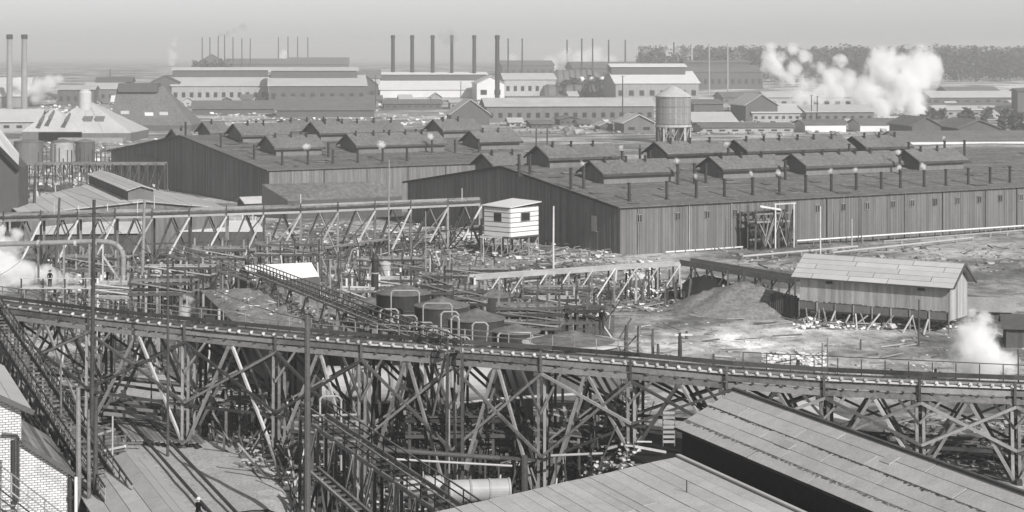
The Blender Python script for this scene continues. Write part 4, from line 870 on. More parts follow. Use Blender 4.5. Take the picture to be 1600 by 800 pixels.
# ------------------------------------------------------------------ brick building, left foreground
def brick_house():
    C = V((-26.8, 112, 0)); t = thing('brick_building', 'pale whitewashed brick building with sloping roofs, bottom left corner', 'building', C)
    def pt(a, b, z): return C + U_ * a + V_ * b + UP * z
    bm_ = bpy.data.materials.new('whitewashed brick'); bm_.use_nodes = True; T = bm_.node_tree; N = T.nodes; L = T.links; bs = N['Principled BSDF']; bs.inputs['Roughness'].default_value = .9
    geo = N.new('ShaderNodeNewGeometry'); mp = N.new('ShaderNodeMapping'); mp.vector_type = 'POINT'; mp.inputs['Rotation'].default_value = (0, 0, -math.atan2(.355, .935)); L.new(geo.outputs['Position'], mp.inputs[0])
    sp = N.new('ShaderNodeSeparateXYZ'); L.new(mp.outputs[0], sp.inputs[0]); cb = N.new('ShaderNodeCombineXYZ'); L.new(sp.outputs[0], cb.inputs[0]); L.new(sp.outputs[2], cb.inputs[1])
    br_ = N.new('ShaderNodeTexBrick'); L.new(cb.outputs[0], br_.inputs['Vector']); br_.inputs['Scale'].default_value = 1; br_.inputs['Brick Width'].default_value = .34; br_.inputs['Row Height'].default_value = .15; br_.inputs['Mortar Size'].default_value = .022
    br_.inputs['Color1'].default_value = (.66, .65, .65, 1); br_.inputs['Color2'].default_value = (.5, .49, .49, 1); br_.inputs['Mortar'].default_value = (.2, .2, .2, 1)
    nz = N.new('ShaderNodeTexNoise'); nz.inputs['Scale'].default_value = 1.2; nz.inputs['Detail'].default_value = 5; L.new(geo.outputs['Position'], nz.inputs[0])
    mx = N.new('ShaderNodeMix'); mx.data_type = 'RGBA'; mx.blend_type = 'SOFT_LIGHT'; mx.inputs[0].default_value = .8; L.new(br_.outputs[0], mx.inputs[6]); L.new(nz.outputs[0], mx.inputs[7]); L.new(mx.outputs[2], bs.inputs['Base Color'])
    bp = N.new('ShaderNodeBump'); bp.inputs['Distance'].default_value = .03; L.new(br_.outputs['Fac'], bp.inputs['Height']); bp.invert = True; L.new(bp.outputs[0], bs.inputs['Normal'])
    m = MB(); m.slab([pt(-2.74, 0, -1), pt(0, 0, -1), pt(0, 0, 5), pt(-2.74, 0, 7)], V_ * 11); m.build('lower_wall', bm_, t)
    m = MB(); m.slab([pt(-14, 0, -1), pt(-2.74, 0, -1), pt(-2.74, 0, 9.1), pt(-8.4, 0, 12.1), pt(-14, 0, 9.1)], V_ * 16); m.build('upper_wall', bm_, t)
    for i in range(8):
        f0, f1 = i / 8, (i + .96) / 8; m = MB(); m.sh = U(.7, 1.1)
        q = lambda f, b: pt(-2.8 + 3.15 * f, b, 7.1 - 2.25 * f); m.slab([q(f0, -.3), q(f1, -.3), q(f1, 11), q(f0, 11)], UP * .07); m.build('lean_roof_strip', WOOD, t)
    for i in range(5):
        f0, f1 = i / 5, (i + .97) / 5; q = lambda f, b: pt(-8.4 + 6.3 * f, b, 12.2 - 3.35 * f); m = MB(); m.sh = U(.93, 1.05); m.slab([q(f0, -.5), q(f1, -.5), q(f1, 16.5), q(f0, 16.5)], UP * .1); m.build('roofing_sheet', ROOFL, t)
    m = MB(); m.beam(pt(-8.4, -.55, 12.15), pt(-2.05, -.55, 8.8), .12, .3); m.beam(pt(-2.7, -.35, 7.05), pt(.35, -.35, 4.85), .12, .25); m.build('bargeboard', TAR, t)
    m = MB(); m.tube([pt(-3.9, -.3, 7.6), pt(-3.05, -.3, 7.5), pt(-2.95, -.3, 7.3), pt(-2.95, -.3, 3.6), pt(-3.1, -.3, 3.4)], .09, 8); m.tube([pt(-2.9, -.3, 7.3), pt(-2.9, -.6, 7.35)], .05, 6); m.build('wall_pipe', IRON, t)
    m = MB(); m.cyl(pt(.1, -.2, 1), pt(.1, -.2, 4.7), .12, .12, 8); m.build('downpipe', IRON, t); m = MB(); m.cyl(pt(.45, -.2, 1.4), pt(.45, -.2, 4.7), .1, .1, 8); m.build('downpipe', WHITE, t)
    for z in (2.1, 3.4): m = MB(); m.cyl(pt(.1, -.2, z), pt(.1, -.2, z + .15), .18, .18, 8); m.build('pipe_joint', IRON, t)
    # stack pipe in front
    m = MB(); q = P(20, 800, 108); m.cyl(q - UP * 1, P(20, 688, 108), .14, .14, 8); tag(m.build('stack_pipe', IRON), 'short black stack pipe in front of the pale brick wall', 'pipe')
    # steel stair with rails at the corner
    s = thing('iron_stair', 'iron stair with pipe handrails descending at the bottom left corner', 'stair', P(0, 800, 104))
    for d_ in (0, 1.4):
        o = V((-d_ * .9, -d_ * .6, 0))
        for zz, r in ((0, .05), (.55, .035), (1.05, .04)): m = MB(); m.cyl(P(-20, 755, 106) + o + UP * (zz * 1.0 + .55), P(110, 850, 102) + o + UP * (zz + .3), r, r, 6); m.build('handrail' if zz else 'stringer', PIPE if d_ == 0 else IRON, s)
        for f in (.1, .3, .5, .7, .9): a = P(-20, 755, 106).lerp(P(110, 850, 102), f) + o; m = MB(); m.cyl(a, a + UP * 1.5, .04, .04, 6); m.build('baluster', PIPE, s)
    for i in range(14): a = P(-20, 762, 106).lerp(P(110, 860, 102), i / 14); m = MB(); m.box(a, V((-1.3, -.8, 0)), V((.3, -.2, 0)), UP * .06); m.build('tread', WOOD, s)
brick_house()
# strip-roofed shed at lower left and the plank roadway
def lower_left():
    a = Z(195, 708, 4.5); t = thing('gabled_outhouse', 'low shed with pale strip roof beside the plank roadway, bottom left', 'shed', (a.x, a.y, 0)); b = a - V_ * 22
    def strip(p, q, r, s, n, m_, lo, hi):
        for i in range(n):
            f0, f1 = i / n, (i + .96) / n; k = MB(); k.sh = U(lo, hi); k.slab([p.lerp(s, f0), q.lerp(r, f0), q.lerp(r, f1), p.lerp(s, f1)], UP * .08); k.build('roofing_strip', m_, t)
    L_ = a - U_ * 3.6 - UP * 1.3; Rr = a + U_ * 1.6 - UP * .75
    strip(a, b, b + (L_ - a), L_, 4, ROOFG, .85, 1.1); strip(a + U_ * .02, b + U_ * .02, b + (Rr - a), Rr, 2, ROOFL, .75, .85)
    k = MB(); k.slab([L_ + U_ * .4 - UP * 4.2, Rr - U_ * .2 - UP * 4.7, Rr - U_ * .2 - UP * .08, a - UP * .12, L_ + U_ * .4 - UP * .08], -V_ * 21.5); k.build('wall', WOOD, t)
    # small gable poking in at the bottom
    a = P(262, 790, 112); t = thing('dormer_hut', 'tip of a small dark gabled roof at the bottom edge, left of the man', 'hut', (a.x, a.y, 0)); k = MB(); k.slab([a, a - U_ * 1.6 - UP * 1.0, a - U_ * 1.6 - UP * 1.0 - V_ * 4, a - V_ * 4], UP * .1); k.slab([a, a + U_ * 1.6 - UP * 1.0, a + U_ * 1.6 - UP * 1.0 - V_ * 4, a - V_ * 4], UP * .1); k.build('roof', ROOFG, t); k = MB(); k.slab([a - UP * .1, a - U_ * 1.5 - UP * 1.05, a - U_ * 1.5 - UP * 3, a + U_ * 1.5 - UP * 3, a + U_ * 1.5 - UP * 1.05], -V_ * 3.6); k.build('wall', TAR, t)
    # planks
    p0 = G(168, 648); t = thing('plank_roadway', 'roadway of long planks running under the near trestle, lower left', 'roadway', p0)
    for i in range(16):
        s = G(163 + i * 6.8, 645 + i * .4); e = s - V_ * (15 + U(-.6, .6)); member('plank', t, V((s.x, s.y, .32)), V((e.x, e.y, .32 + U(0, .04))), .30, .08, WOOD)
    # track
    tr = thing('railway_track', 'pair of rails running down the dirt road to the bottom edge', 'track', G(240, 720))
    for dx in (0, 1): a = G(160 + dx * 30, 620); b = a - V_ * 55; k = MB(); k.beam(V((a.x, a.y, .42)), V((b.x, b.y, .42)), .17, .16); k.build('rail', IRON, tr)
    # beam stack
    s = thing('beam_stack', 'stack of four dark beams lying across the plank roadway', 'timber stack', G(165, 640))
    for i in range(5): a, b = P(163, 626 + i * 5, 153 - i * .8), P(256, 634 + i * 5, 151 - i * .8); member('beam', s, a, b, .28, .26, TAR if i % 2 else WOOD)
    # landing with white boards
    s = thing('timber_landing', 'small landing with white rails and steps beside the left ramps', 'landing', P(175, 712, 122))
    for i, (x0, y0, x1, y1) in enumerate(((150, 680, 176, 672), (152, 690, 180, 682), (155, 706, 196, 697), (157, 712, 196, 703), (160, 720, 190, 714))): member('white_rail', s, P(x0, y0, 122), P(x1, y1, 121), .12, .14, WHITE if i in (0, 2, 4) else WOOD)
    for px in (150, 162, 176, 184, 196): q = P(px, 700, 122); member('post', s, V((q.x, q.y, g(q.x, q.y) - .2)), V((q.x, q.y, q.z + U(.6, 1.8))), .12, .12, TAR if R() < .5 else WOOD)
    for i in range(5): member('platform_plank', s, P(154, 704 + i * 1.6, 123 - i * .35), P(197, 697 + i * 1.6, 122 - i * .35), .3, .06, WOOD)
    # right side curb wall of the roadway
    c = thing('roadway_fence', 'dark timber fence with sagging rail along the right side of the plank roadway', 'fence', G(262, 640))
    for i in range(9): a = G(262 + i * 11, 640 + i * 8.5); member('post', c, a - UP * .3, a + UP * U(1.3, 1.7), .16, .16, TAR if i % 3 else PALEWOOD)
    member('rail', c, G(262, 640) + UP * 1.4, G(350, 708) + UP * 1.3, .14, .14, WOOD)
lower_left()
# two low sheds deep beneath the trestle: rope / hose across road
k = MB(); a, b = G(395, 740), G(440, 800); k.tube([a + UP * .2, a.lerp(b, .4) + UP * .3, b + UP * .1], .09, 6); tag(k.build('hose', IRON), 'dark hose lying at the edge of the dirt road, bottom left', 'hose')
k = MB(); a = G(438, 765); k.slab([a, a + V((1.1, -.3, 0)), a + V((1.05, -.2, .7))], V((.1, .4, 0))); tag(k.build('canvas_scrap', WHITE), 'pale canvas scrap lying left of the thick mast', 'canvas')

# ------------------------------------------------------------------ rubbish, rock, timber litter, earth heap
def litter(name, m, n, rect, rr, planks=0, pm=None, lo=.5, hi=1.4, hz=0):
    k = MB(); k2 = MB()
    for i in range(n):
        px, py = U(rect[0], rect[2]), U(rect[1], rect[3]); p = G(px, py); r = U(*rr) * (1 if R() < .85 else 1.8); k.sh = U(lo, hi); k.rock(p + UP * (r * .2 + U(0, hz)), r)
    o = k.build(name, m, kind='stuff')
    if planks:
        for i in range(planks):
            px, py = U(rect[0], rect[2]), U(rect[1], rect[3]); p = G(px, py) + UP * U(.05, .3 + hz); a = U(-.5, .5) if R() < .7 else U(0, 3.1); L = U(.8, 3.2); d_ = V((math.cos(a), math.sin(a), U(-.25, .25))) * L; k2.sh = U(.25, 1.5); k2.beam(p, p + d_, U(.1, .24), U(.06, .16))
        k2.build(name + '_timber', pm or WOOD, kind='stuff')
litter('white_rock_scatter', STONE, 900, (955, 440, 1130, 488), (.1, .38), 260, WOOD, .25, 1.5)
litter('pale_rubble', STONE, 300, (975, 415, 1030, 470), (.12, .35), 60, PALEWOOD, .5, 1.5, 1.2)
litter('rubble_under_shed', RUBBLE, 800, (1240, 478, 1500, 516), (.1, .36), 320, WOOD, .25, 2.4, .4)
litter('rubble_bank', RUBBLE, 340, (1190, 552, 1290, 576), (.12, .34), 0, None, .5, 2.0)
litter('tank_yard_rubbish', RUBBLE, 1300, (380, 395, 960, 500), (.1, .35), 700, WOOD, .2, 2.2, .5)
litter('mill_yard_rubbish', RUBBLE, 1500, (430, 610, 980, 760), (.06, .22), 750, WOOD, .1, 2.6, .6)
litter('drum_yard_rock', STONE, 260, (590, 735, 860, 800), (.1, .4), 60, PALEWOOD, .4, 1.6)
litter('left_yard_rubbish', RUBBLE, 700, (60, 400, 380, 480), (.12, .45), 400, WOOD, .2, 2.2, .4)
litter('ramp_yard_rubbish', RUBBLE, 400, (-20, 560, 165, 720), (.08, .25), 200, WOOD, .2, 2, .6)
litter('behind_hut_rubbish', RUBBLE, 800, (420, 350, 960, 408), (.12, .4), 600, WOOD, .3, 2.0, .5)
litter('shed_yard_rubbish', RUBBLE, 300, (1130, 385, 1600, 425), (.15, .4), 120, WOOD, .3, 1.5)
litter('right_bank_rubbish', RUBBLE, 350, (1380, 660, 1620, 745), (.08, .3), 160, WOOD, .3, 2.2, .2)
litter('yard_white_scrap', STONE, 600, (420, 600, 1000, 760), (.05, .2), 160, PALEWOOD, .6, 2, 1.0)
litter('battery_rubble', RUBBLE, 160, (400, 462, 600, 520), (.06, .2), 40, WOOD, .3, 2.2, .0)
litter('alley_specks', STONE, 260, (1040, 690, 1420, 830), (.02, .06), 0, None, .3, 1.2)
litter('road_edge_rubbish', RUBBLE, 500, (300, 590, 440, 680), (.06, .24), 320, WOOD, .2, 2.2, .5)
litter('road_corner_rubbish', RUBBLE, 260, (375, 680, 460, 735), (.06, .24), 160, WOOD, .2, 2.2, .4)
litter('yard_stones', STONE, 500, (980, 495, 1600, 600), (.06, .2), 120, WOOD, .4, 1.3)
litter('between_sheds_rubbish', STONE, 500, (640, 240, 800, 300), (.3, .9), 200, WOOD, .3, 1.6, 1)
litter('far_yard_rubbish', STONE, 350, (330, 178, 780, 196), (.3, .9), 0, None, .3, 1.6, 0)
litter('works_yard_rubbish', RUBBLE, 900, (780, 168, 1450, 212), (.3, 1.2), 200, WOOD, .3, 2.2, .5)
litter('left_works_rubbish', RUBBLE, 500, (60, 150, 600, 180), (.4, 1.4), 0, None, .3, 2.0, .5)
litter('left_far_yard_rubbish', RUBBLE, 600, (20, 215, 330, 300), (.3, .8), 300, WOOD, .3, 1.8, .6)
def heap(px, py, y, rx, ry, h, m, name, lab, seed=0):
    c = onground(px, y); k = MB(); n = 34; vs = []
    for j in range(n + 1):
        for i in range(n + 1):
            u, v = (i / n - .5) * 2, (j / n - .5) * 2; r = math.hypot(u, v); x, yy = c.x + u * rx, c.y + v * ry
            vs.append((x, yy, g(x, yy) - .3 + h * max(0, 1 - r) ** .9 * (1 + .25 * mn.noise(V((x * .4, yy * .4, seed)))) + .25 * mn.noise(V((x, yy, seed)))))
    k.add(vs, [(j * (n + 1) + i, j * (n + 1) + i + 1, (j + 1) * (n + 1) + i + 1, (j + 1) * (n + 1) + i) for j in range(n) for i in range(n)]); return tag(k.build(name, m, smooth=True), lab, 'heap')
heap(1165, 500, 221, 10.5, 8, 3.9, DIRT, 'earth_heap', 'conical dark earth heap left of the raised storage shed')
heap(1100, 470, 232, 7, 6, 3.4, REFUSE_AND_SHADE, 'dark_bank', 'black bank of refuse under the boarded walkway', 3)
heap(880, 700, 128, 4.5, 4, 1.2, DIRT, 'dirt_mound', 'low dark mound at the foot of the trestle right of centre', 5)
heap(1000, 470, 238, 4, 4, 3.2, STONE, 'pale_spoil_heap', 'bright pale spoil heap beneath the timber flume', 7)
# shoring posts before the bank
t = thing('pile_cluster', 'thicket of dark and pale piles under the pale spoil of the flume', 'piles', onground(1000, 228))
for i in range(36): p = onground(U(955, 1075), U(223, 236)); member('pile', t, p - UP * .3, p + UP * U(1.5, 3.9) + V((U(-.5, .5), 0, 0)), U(.15, .3), .2, PALEWOOD if R() < .4 else TAR)
t = thing('pile_row', 'row of dark wall posts between the flume and the storage shed', 'piles', onground(1210, 214))
for i in range(14): p = onground(1205 + i * 3.2, 216 - i * .2); member('pile', t, p - UP * .3, p + UP * U(2.6, 3.0), .3, .25, TAR)
t = thing('forest_of_props', 'thicket of upright and raking timber props under the rear trestle', 'props', onground(500, 245))
for i in range(170): px = U(20, 740); p = onground(px, U(228, 262)); member('prop', t, p - UP * .3, p + UP * U(1.5, 5) + V((U(-1.6, 1.6), 0, 0)), .16, .16, TAR if R() < .55 else (WOOD if R() < .6 else PALEWOOD))
t = thing('prop_thicket', 'tangle of dark props and pale struts beneath the near trestle', 'props', onground(650, 136))
for i in range(150): px = U(450, 1010); p = onground(px, U(125, 142)); member('prop', t, p - UP * .3, p + UP * U(1, 4.5) + V((U(-2, 2), 0, 0)), .1, .1, TAR if R() < .7 else (WOOD if R() < .6 else PALEWOOD))
t = thing('tank_yard_props', 'dense upright props and struts crowding the tank yard between the two trestles', 'props', onground(640, 200))
for i in range(260): px = U(380, 970); p = onground(px, U(172, 226)); a_ = U(-.5, .5) if R() < .7 else U(-2.5, 2.5); member('prop', t, p - UP * .3, p + UP * U(1, 3.8) + V((a_, 0, 0)), .13, .13, TAR if R() < .6 else (WOOD if R() < .6 else PALEWOOD))
t = thing('roadside_timbers', 'jumble of leaning timbers right of the plank roadway', 'timbers', onground(360, 150))
for i in range(120):
    p = onground(U(300, 470), U(122, 156)); py = HOR + F * (H - p.z) / p.y
    if CX + p.x / p.y * F < 268 + (py - 640) * 1.3: continue
    member('timber', t, p - UP * .1, p + UP * U(.3, 3.2) + V((U(-2, 2), U(-1, 1), 0)), .13, .13, TAR if R() < .55 else (WOOD if R() < .7 else PALEWOOD))
t = thing('left_yard_props', 'props and framing beyond the near trestle at far left', 'props', onground(150, 185))
for i in range(150): px = U(0, 380); p = onground(px, U(168, 215)); member('prop', t, p - UP * .3, p + UP * U(1, 4) + V((U(-.9, .9), 0, 0)), .13, .13, TAR if R() < .6 else (WOOD if R() < .6 else PALEWOOD))
t = thing('piping_yard', 'mass of small props and standards around the shed yard at upper left', 'props', onground(150, 350))
for i in range(110): px = U(0, 400); p = onground(px, U(318, 385) if px < 230 else U(296, 312)); member('prop', t, p - UP * .3, p + UP * U(2, 5) + V((U(-.6, .6), 0, 0)), .2, .2, TAR if R() < .6 else PALEWOOD)
# long viaduct before the far shed's gable (left)
line_trestle('far_left_viaduct', 'low dark viaduct crossing from the left edge toward the farther shed', 'viaduct', Z(-40, 256, 6.5), Z(258, 256, 6.5), 22, 2.5, WOOD, TAR, hh=.6)

# ------------------------------------------------------------------ background plant
def far(name, label, px1, px2, pyb, pye, pyr, W, wm, rm, mode='side', nw=0, tilt=.12, monitor=None, group=None, cat='building', winm=.5):
    p = G(px1, pyb); y = p.y; u = V((1, tilt, 0)).normalized(); k = y / F
    kk = (px2 - CX) / F; L = (kk * p.y - p.x) / (u.x - kk * u.y); h = max(1.5, (pyb - pye) * k)
    if mode == 'side': zr = H - (pyr - HOR) * (y + W / 2) / F
    else: zr = H - (pyr - HOR) * y / F
    rise = max(.4, zr - (p.z + h)); win = []
    for i in range(nw): win.append(((i + .5) * L / nw, h * winm, min(L / nw * .45, 4.5), h * .3))
    t, pt = gable(name, label, cat, p, u, L, W, h, rise, wm, rm, over=.9, ridge_along=(mode == 'side'), brd=0, win=win, thick=.3, group=group)
    if monitor:
        a0, a1, mh, mm = monitor; top = p.z + h + rise; m = MB(); mw = W * .16
        m.slab([pt(L * a0, W / 2 - mw, top - rise * .4), pt(L * a0, W / 2 + mw, top - rise * .4), pt(L * a0, W / 2 + mw, top + mh), pt(L * a0, W / 2, top + mh * 1.5), pt(L * a0, W / 2 - mw, top + mh)], u * L * (a1 - a0)); mo = m.build('roof_monitor', WALLD, t)
        for sg in (-1, 1):
            r = MB(); e = pt(L * a0 - 1, W / 2 + sg * (mw + 1), top + mh); rd = pt(L * a0 - 1, W / 2, top + mh * 1.5 + .3); r.slab([e, e + u * (L * (a1 - a0) + 2), rd + u * (L * (a1 - a0) + 2), rd], UP * .3); r.build('monitor_roof', mm, mo)
    return t
FB = [
 ('forest_foot_range', 'dark low range with many bays at the forest foot, far right', 1440, 1590, 178, 170, 162, 24, WALLD, ROOFT, 'side', 16),
 ('dark_store', 'dark store with two bays behind the forest edge shed', 1480, 1560, 150, 142, 136, 20, WALLD, ROOFT, 'side', 5),
 ('middle_range', 'grey range between the pale row house and the steam works', 1130, 1240, 162, 152, 144, 24, WALLW, ROOFT, 'side', 10),
 ('low_black_range', 'black low range in front of the tall chimneys, left half', 600, 690, 170, 162, 156, 20, WALLD, ROOFT, 'side', 8),
 ('stable_row', 'dark row with pale doors right of the tall chimneys, low', 796, 890, 166, 158, 151, 20, WALLD, ROOFT, 'side', 9),
 ('round_topped_house', 'dark tall house left of the thin stacks on the left rise', 308, 352, 113, 98, 85, 30, WALLD, ROOFT, 'gable', 0),
 ('hall_gable_house', 'dark gabled house at the right end of the great monitor hall', 556, 590, 156, 132, 119, 30, WALLD, ROOFT, 'gable', 2),
 ('upper_dark_range', 'faint dark range at the right end of the left rise', 452, 545, 109, 99, 90, 30, WALLD, ROOFT, 'side', 9),
 ('dark_row_roof', 'long dark roof just below the great monitor hall', 432, 585, 184, 172, 152, 45, WALLD, ROOFT, 'side', 0),
 ('dark_row_shed', 'dark low shed between the hipped shed and the hall', 300, 428, 178, 170, 158, 35, WALLD, ROOFT, 'side', 0),
 ('upper_pale_range', 'pale-roofed range with many openings, highest behind the monitor hall', 408, 560, 124, 113, 106, 50, WALLD, ROOFL, 'side', 14),
 ('engine_house', 'small flat grey building between the left chimneys and the cupola house', 90, 147, 166, 140, 134, 25, WALLD, ROOFG, 'side', 5),
 ('workshop', 'grey workshop with pale roof behind the cupola house', 132, 190, 160, 139, 130, 30, WALLW, ROOFL, 'side', 5),
 ('boiler_house', 'tall dark-topped building left of the dark hipped shed', 150, 205, 150, 128, 121, 25, WALLD, WALLD, 'side', 3),
 ('long_plant_building', 'long pale-banded plant building left of the monitor-roofed hall', 268, 418, 160, 134, 116, 40, WALLP, ROOFL, 'side', 12),
 ('plant_wing', 'dark wing left of the long pale-banded building', 236, 280, 160, 128, 118, 30, WALLD, ROOFT, 'gable', 0),
 ('monitor_hall', 'great dark hall with long pale monitor roof, upper left centre', 420, 572, 163, 134, 118, 55, WALLD, ROOFL, 'side', 10),
 ('hill_plant', 'long low plant on the rise behind the thin stacks', 352, 540, 112, 100, 92, 60, WALLD, ROOFT, 'side', 12),
 ('hopper_house', 'small pale house on stilts between the hall and the white shed', 562, 594, 152, 121, 110, 14, WALLP, ROOFT, 'side', 2),
 ('white_shed', 'long shed with bright white roof in front of the six tall chimneys', 594, 768, 153, 140, 121, 55, WHITE, WHITE, 'side', 0),
 ('white_gable_house', 'white gabled house at the foot of the rightmost tall chimney', 745, 788, 156, 130, 120, 30, WHITE, ROOFL, 'gable', 2),
 ('far_mill', 'dark far mill right of the tall chimneys', 785, 866, 118, 102, 95, 50, WALLD, ROOFT, 'side', 7),
 ('pale_office', 'pale building with small windows right of the tall chimneys', 788, 868, 150, 124, 115, 30, WALLP, ROOFL, 'side', 7),
 ('far_shop', 'dark far building behind the globes, flat grey roof', 896, 1020, 124, 106, 97, 45, WALLD, ROOFT, 'side', 9),
 ('bright_mill', 'bright pale mill with row of dark openings above the water tower', 962, 1092, 158, 130, 112, 45, WALLP, WHITE, 'side', 8),
 ('long_dark_mill', 'long dark mill behind the right thin stacks', 1066, 1192, 140, 112, 102, 50, WALLD, ROOFT, 'side', 12),
 ('grey_terrace', 'long grey low building with openings left of the water tower', 760, 1022, 192, 166, 154, 25, WALLW, ROOFG, 'side', 18),
 ('small_house', 'small house with pale roof just left of the water tower', 975, 1022, 208, 192, 180, 22, WALLW, ROOFL, 'gable', 2),
 ('right_house', 'gabled dark house right of the water tower', 1084, 1130, 190, 162, 156, 26, WALLD, ROOFT, 'side', 3),
 ('right_low_roof', 'pale spreading roof right of the water tower', 1084, 1150, 200, 190, 176, 26, WALLP, ROOFL, 'side', 4),
 ('grey_gable_shed', 'grey gabled shed left of the steam cloud', 1165, 1215, 190, 164, 148, 30, WALLD, ROOFG, 'gable', 2),
 ('pale_row_house', 'long pale-roofed row house below the left steam', 1176, 1262, 190, 176, 163, 26, WALLP, ROOFL, 'side', 8),
 ('mid_row_house', 'grey row house with dormer behind the pale row house', 1260, 1365, 190, 175, 165, 26, WALLW, ROOFG, 'side', 8),
 ('steam_works', 'long low works under the steam cloud', 1200, 1350, 168, 152, 144, 30, WALLP, ROOFL, 'side', 9),
 ('dark_low_shed', 'dark low long shed behind the near shed monitors, left one', 1098, 1240, 208, 199, 193, 18, WALLP, ROOFT, 'side', 7),
 ('white_sided_shed', 'white-sided low shed with dark roof below the steam', 1258, 1322, 207, 194, 188, 16, WHITE, ROOFT, 'side', 0),
 ('white_sided_annexe', 'small white-sided annexe at the foot of the steam cloud', 1344, 1426, 206, 194, 186, 16, WHITE, ROOFT, 'side', 0),
 ('white_block', 'short white-sided block right of the steam cloud', 1470, 1498, 206, 195, 188, 16, WHITE, ROOFT, 'side', 0),
 ('dark_gable_pair', 'dark gabled building left of the right edge, low behind the shed', 1425, 1470, 218, 196, 184, 26, WALLD, ROOFT, 'gable', 0),
 ('dark_gable_twin', 'second dark gabled building nearest the right edge', 1498, 1560, 218, 200, 188, 26, WALLD, ROOFT, 'gable', 0),
 ('long_white_edge_shed', 'long low dark-roofed shed with pale wall strip at the right edge', 1405, 1660, 226, 219, 206, 20, WHITE, ROOFT, 'side', 0),
 ('forest_edge_shed', 'very long low shed at the forest edge on the right', 1455, 1680, 163, 152, 143, 25, WALLD, ROOFL, 'side', 14),
 ('yard_shed', 'pale low shed at the right beneath the forest', 1465, 1600, 182, 172, 166, 20, WALLP, ROOFG, 'side', 10),
 ('edge_tower', 'dark square tower at the right picture edge', 1590, 1612, 182, 142, 139, 8, WALLD, WALLD, 'side', 0),
 ('white_far_hut', 'small white hut in the yard left of the monitor sheds', 175, 186, 162, 158, 150, 8, WHITE, WHITE, 'side', 0),
 ('dark_hut_row', 'dark stable-like building at the rear left of the near shed', 705, 765, 196, 178, 156, 24, WALLD, ROOFG, 'gable', 0),
 ('far_left_shed', 'pale large roof at the left edge beside the twin chimneys', -60, 42, 168, 150, 122, 40, WALLP, ROOFL, 'side', 0),
 ('left_mid_shed', 'pale low shed at the left edge below the large roof', -60, 60, 205, 190, 172, 26, WALLP, ROOFL, 'side', 6),
]
for f in FB:
    mon = None
    if f[0] == 'monitor_hall': mon = (.02, .92, 3.0, ROOFL)
    if f[0] == 'long_plant_building': mon = (.0, 1.0, 2.5, ROOFL)
    if f[0] == 'long_dark_mill': mon = (.1, .9, 2.0, ROOFT)
    if f[0] == 'bright_mill': mon = (.0, .9, 3.0, WHITE)
    if f[0] == 'white_shed': mon = (.02, .98, 2.0, WHITE)
    far(*f[:10], mode=f[10], nw=f[11], monitor=mon, winm=.45)
od = ['leftmost', 'second', 'third', 'fourth', 'fifth', 'sixth', 'seventh', 'eighth', 'ninth', 'tenth']
def cluster(where, x0, x1, yb0, yb1, n):
    st_ = (x1 - x0) / n
    for i in range(n):
        px = x0 + st_ * i + U(0, st_ * .3); w_ = st_ * U(.45, .95); yb = U(yb0, yb1); h = U(5, 11); rr = U(3, 7); md = 'gable' if R() < .4 else 'side'; wm = (WALLD, WALLW, WALLP)[int(R() * 3)]; rm = (ROOFT, ROOFG, ROOFL, ROOFT)[int(R() * 4)]
        far('small_works_shed', '%s %s shed, %s, %s' % ({WALLD.name: 'dark', WALLW.name: 'grey', WALLP.name: 'pale'}[wm.name], {'gable': 'gable-fronted', 'side': 'long-sided'}[md], od[i] + ' from the left' if i else od[i], where), px, px + w_, yb, yb - h, yb - h - rr, U(8, 18), wm, rm, md, int(w_ / 7), group='small sheds of the far works')
cluster('in the row before the long pale-banded building', 275, 600, 158, 166, 10)
cluster('among those right of the tall chimneys', 785, 960, 142, 158, 7)
cluster('in the yard left of the water tower', 790, 975, 196, 206, 5)
cluster('right of the water tower behind the low sheds', 1092, 1300, 176, 188, 9)
cluster('along the forest foot at far right', 1440, 1600, 168, 186, 8)
cluster('between the white shed and the near roofs', 600, 770, 160, 172, 7)
cluster('beyond the cupola house at far left', 60, 240, 140, 166, 7)
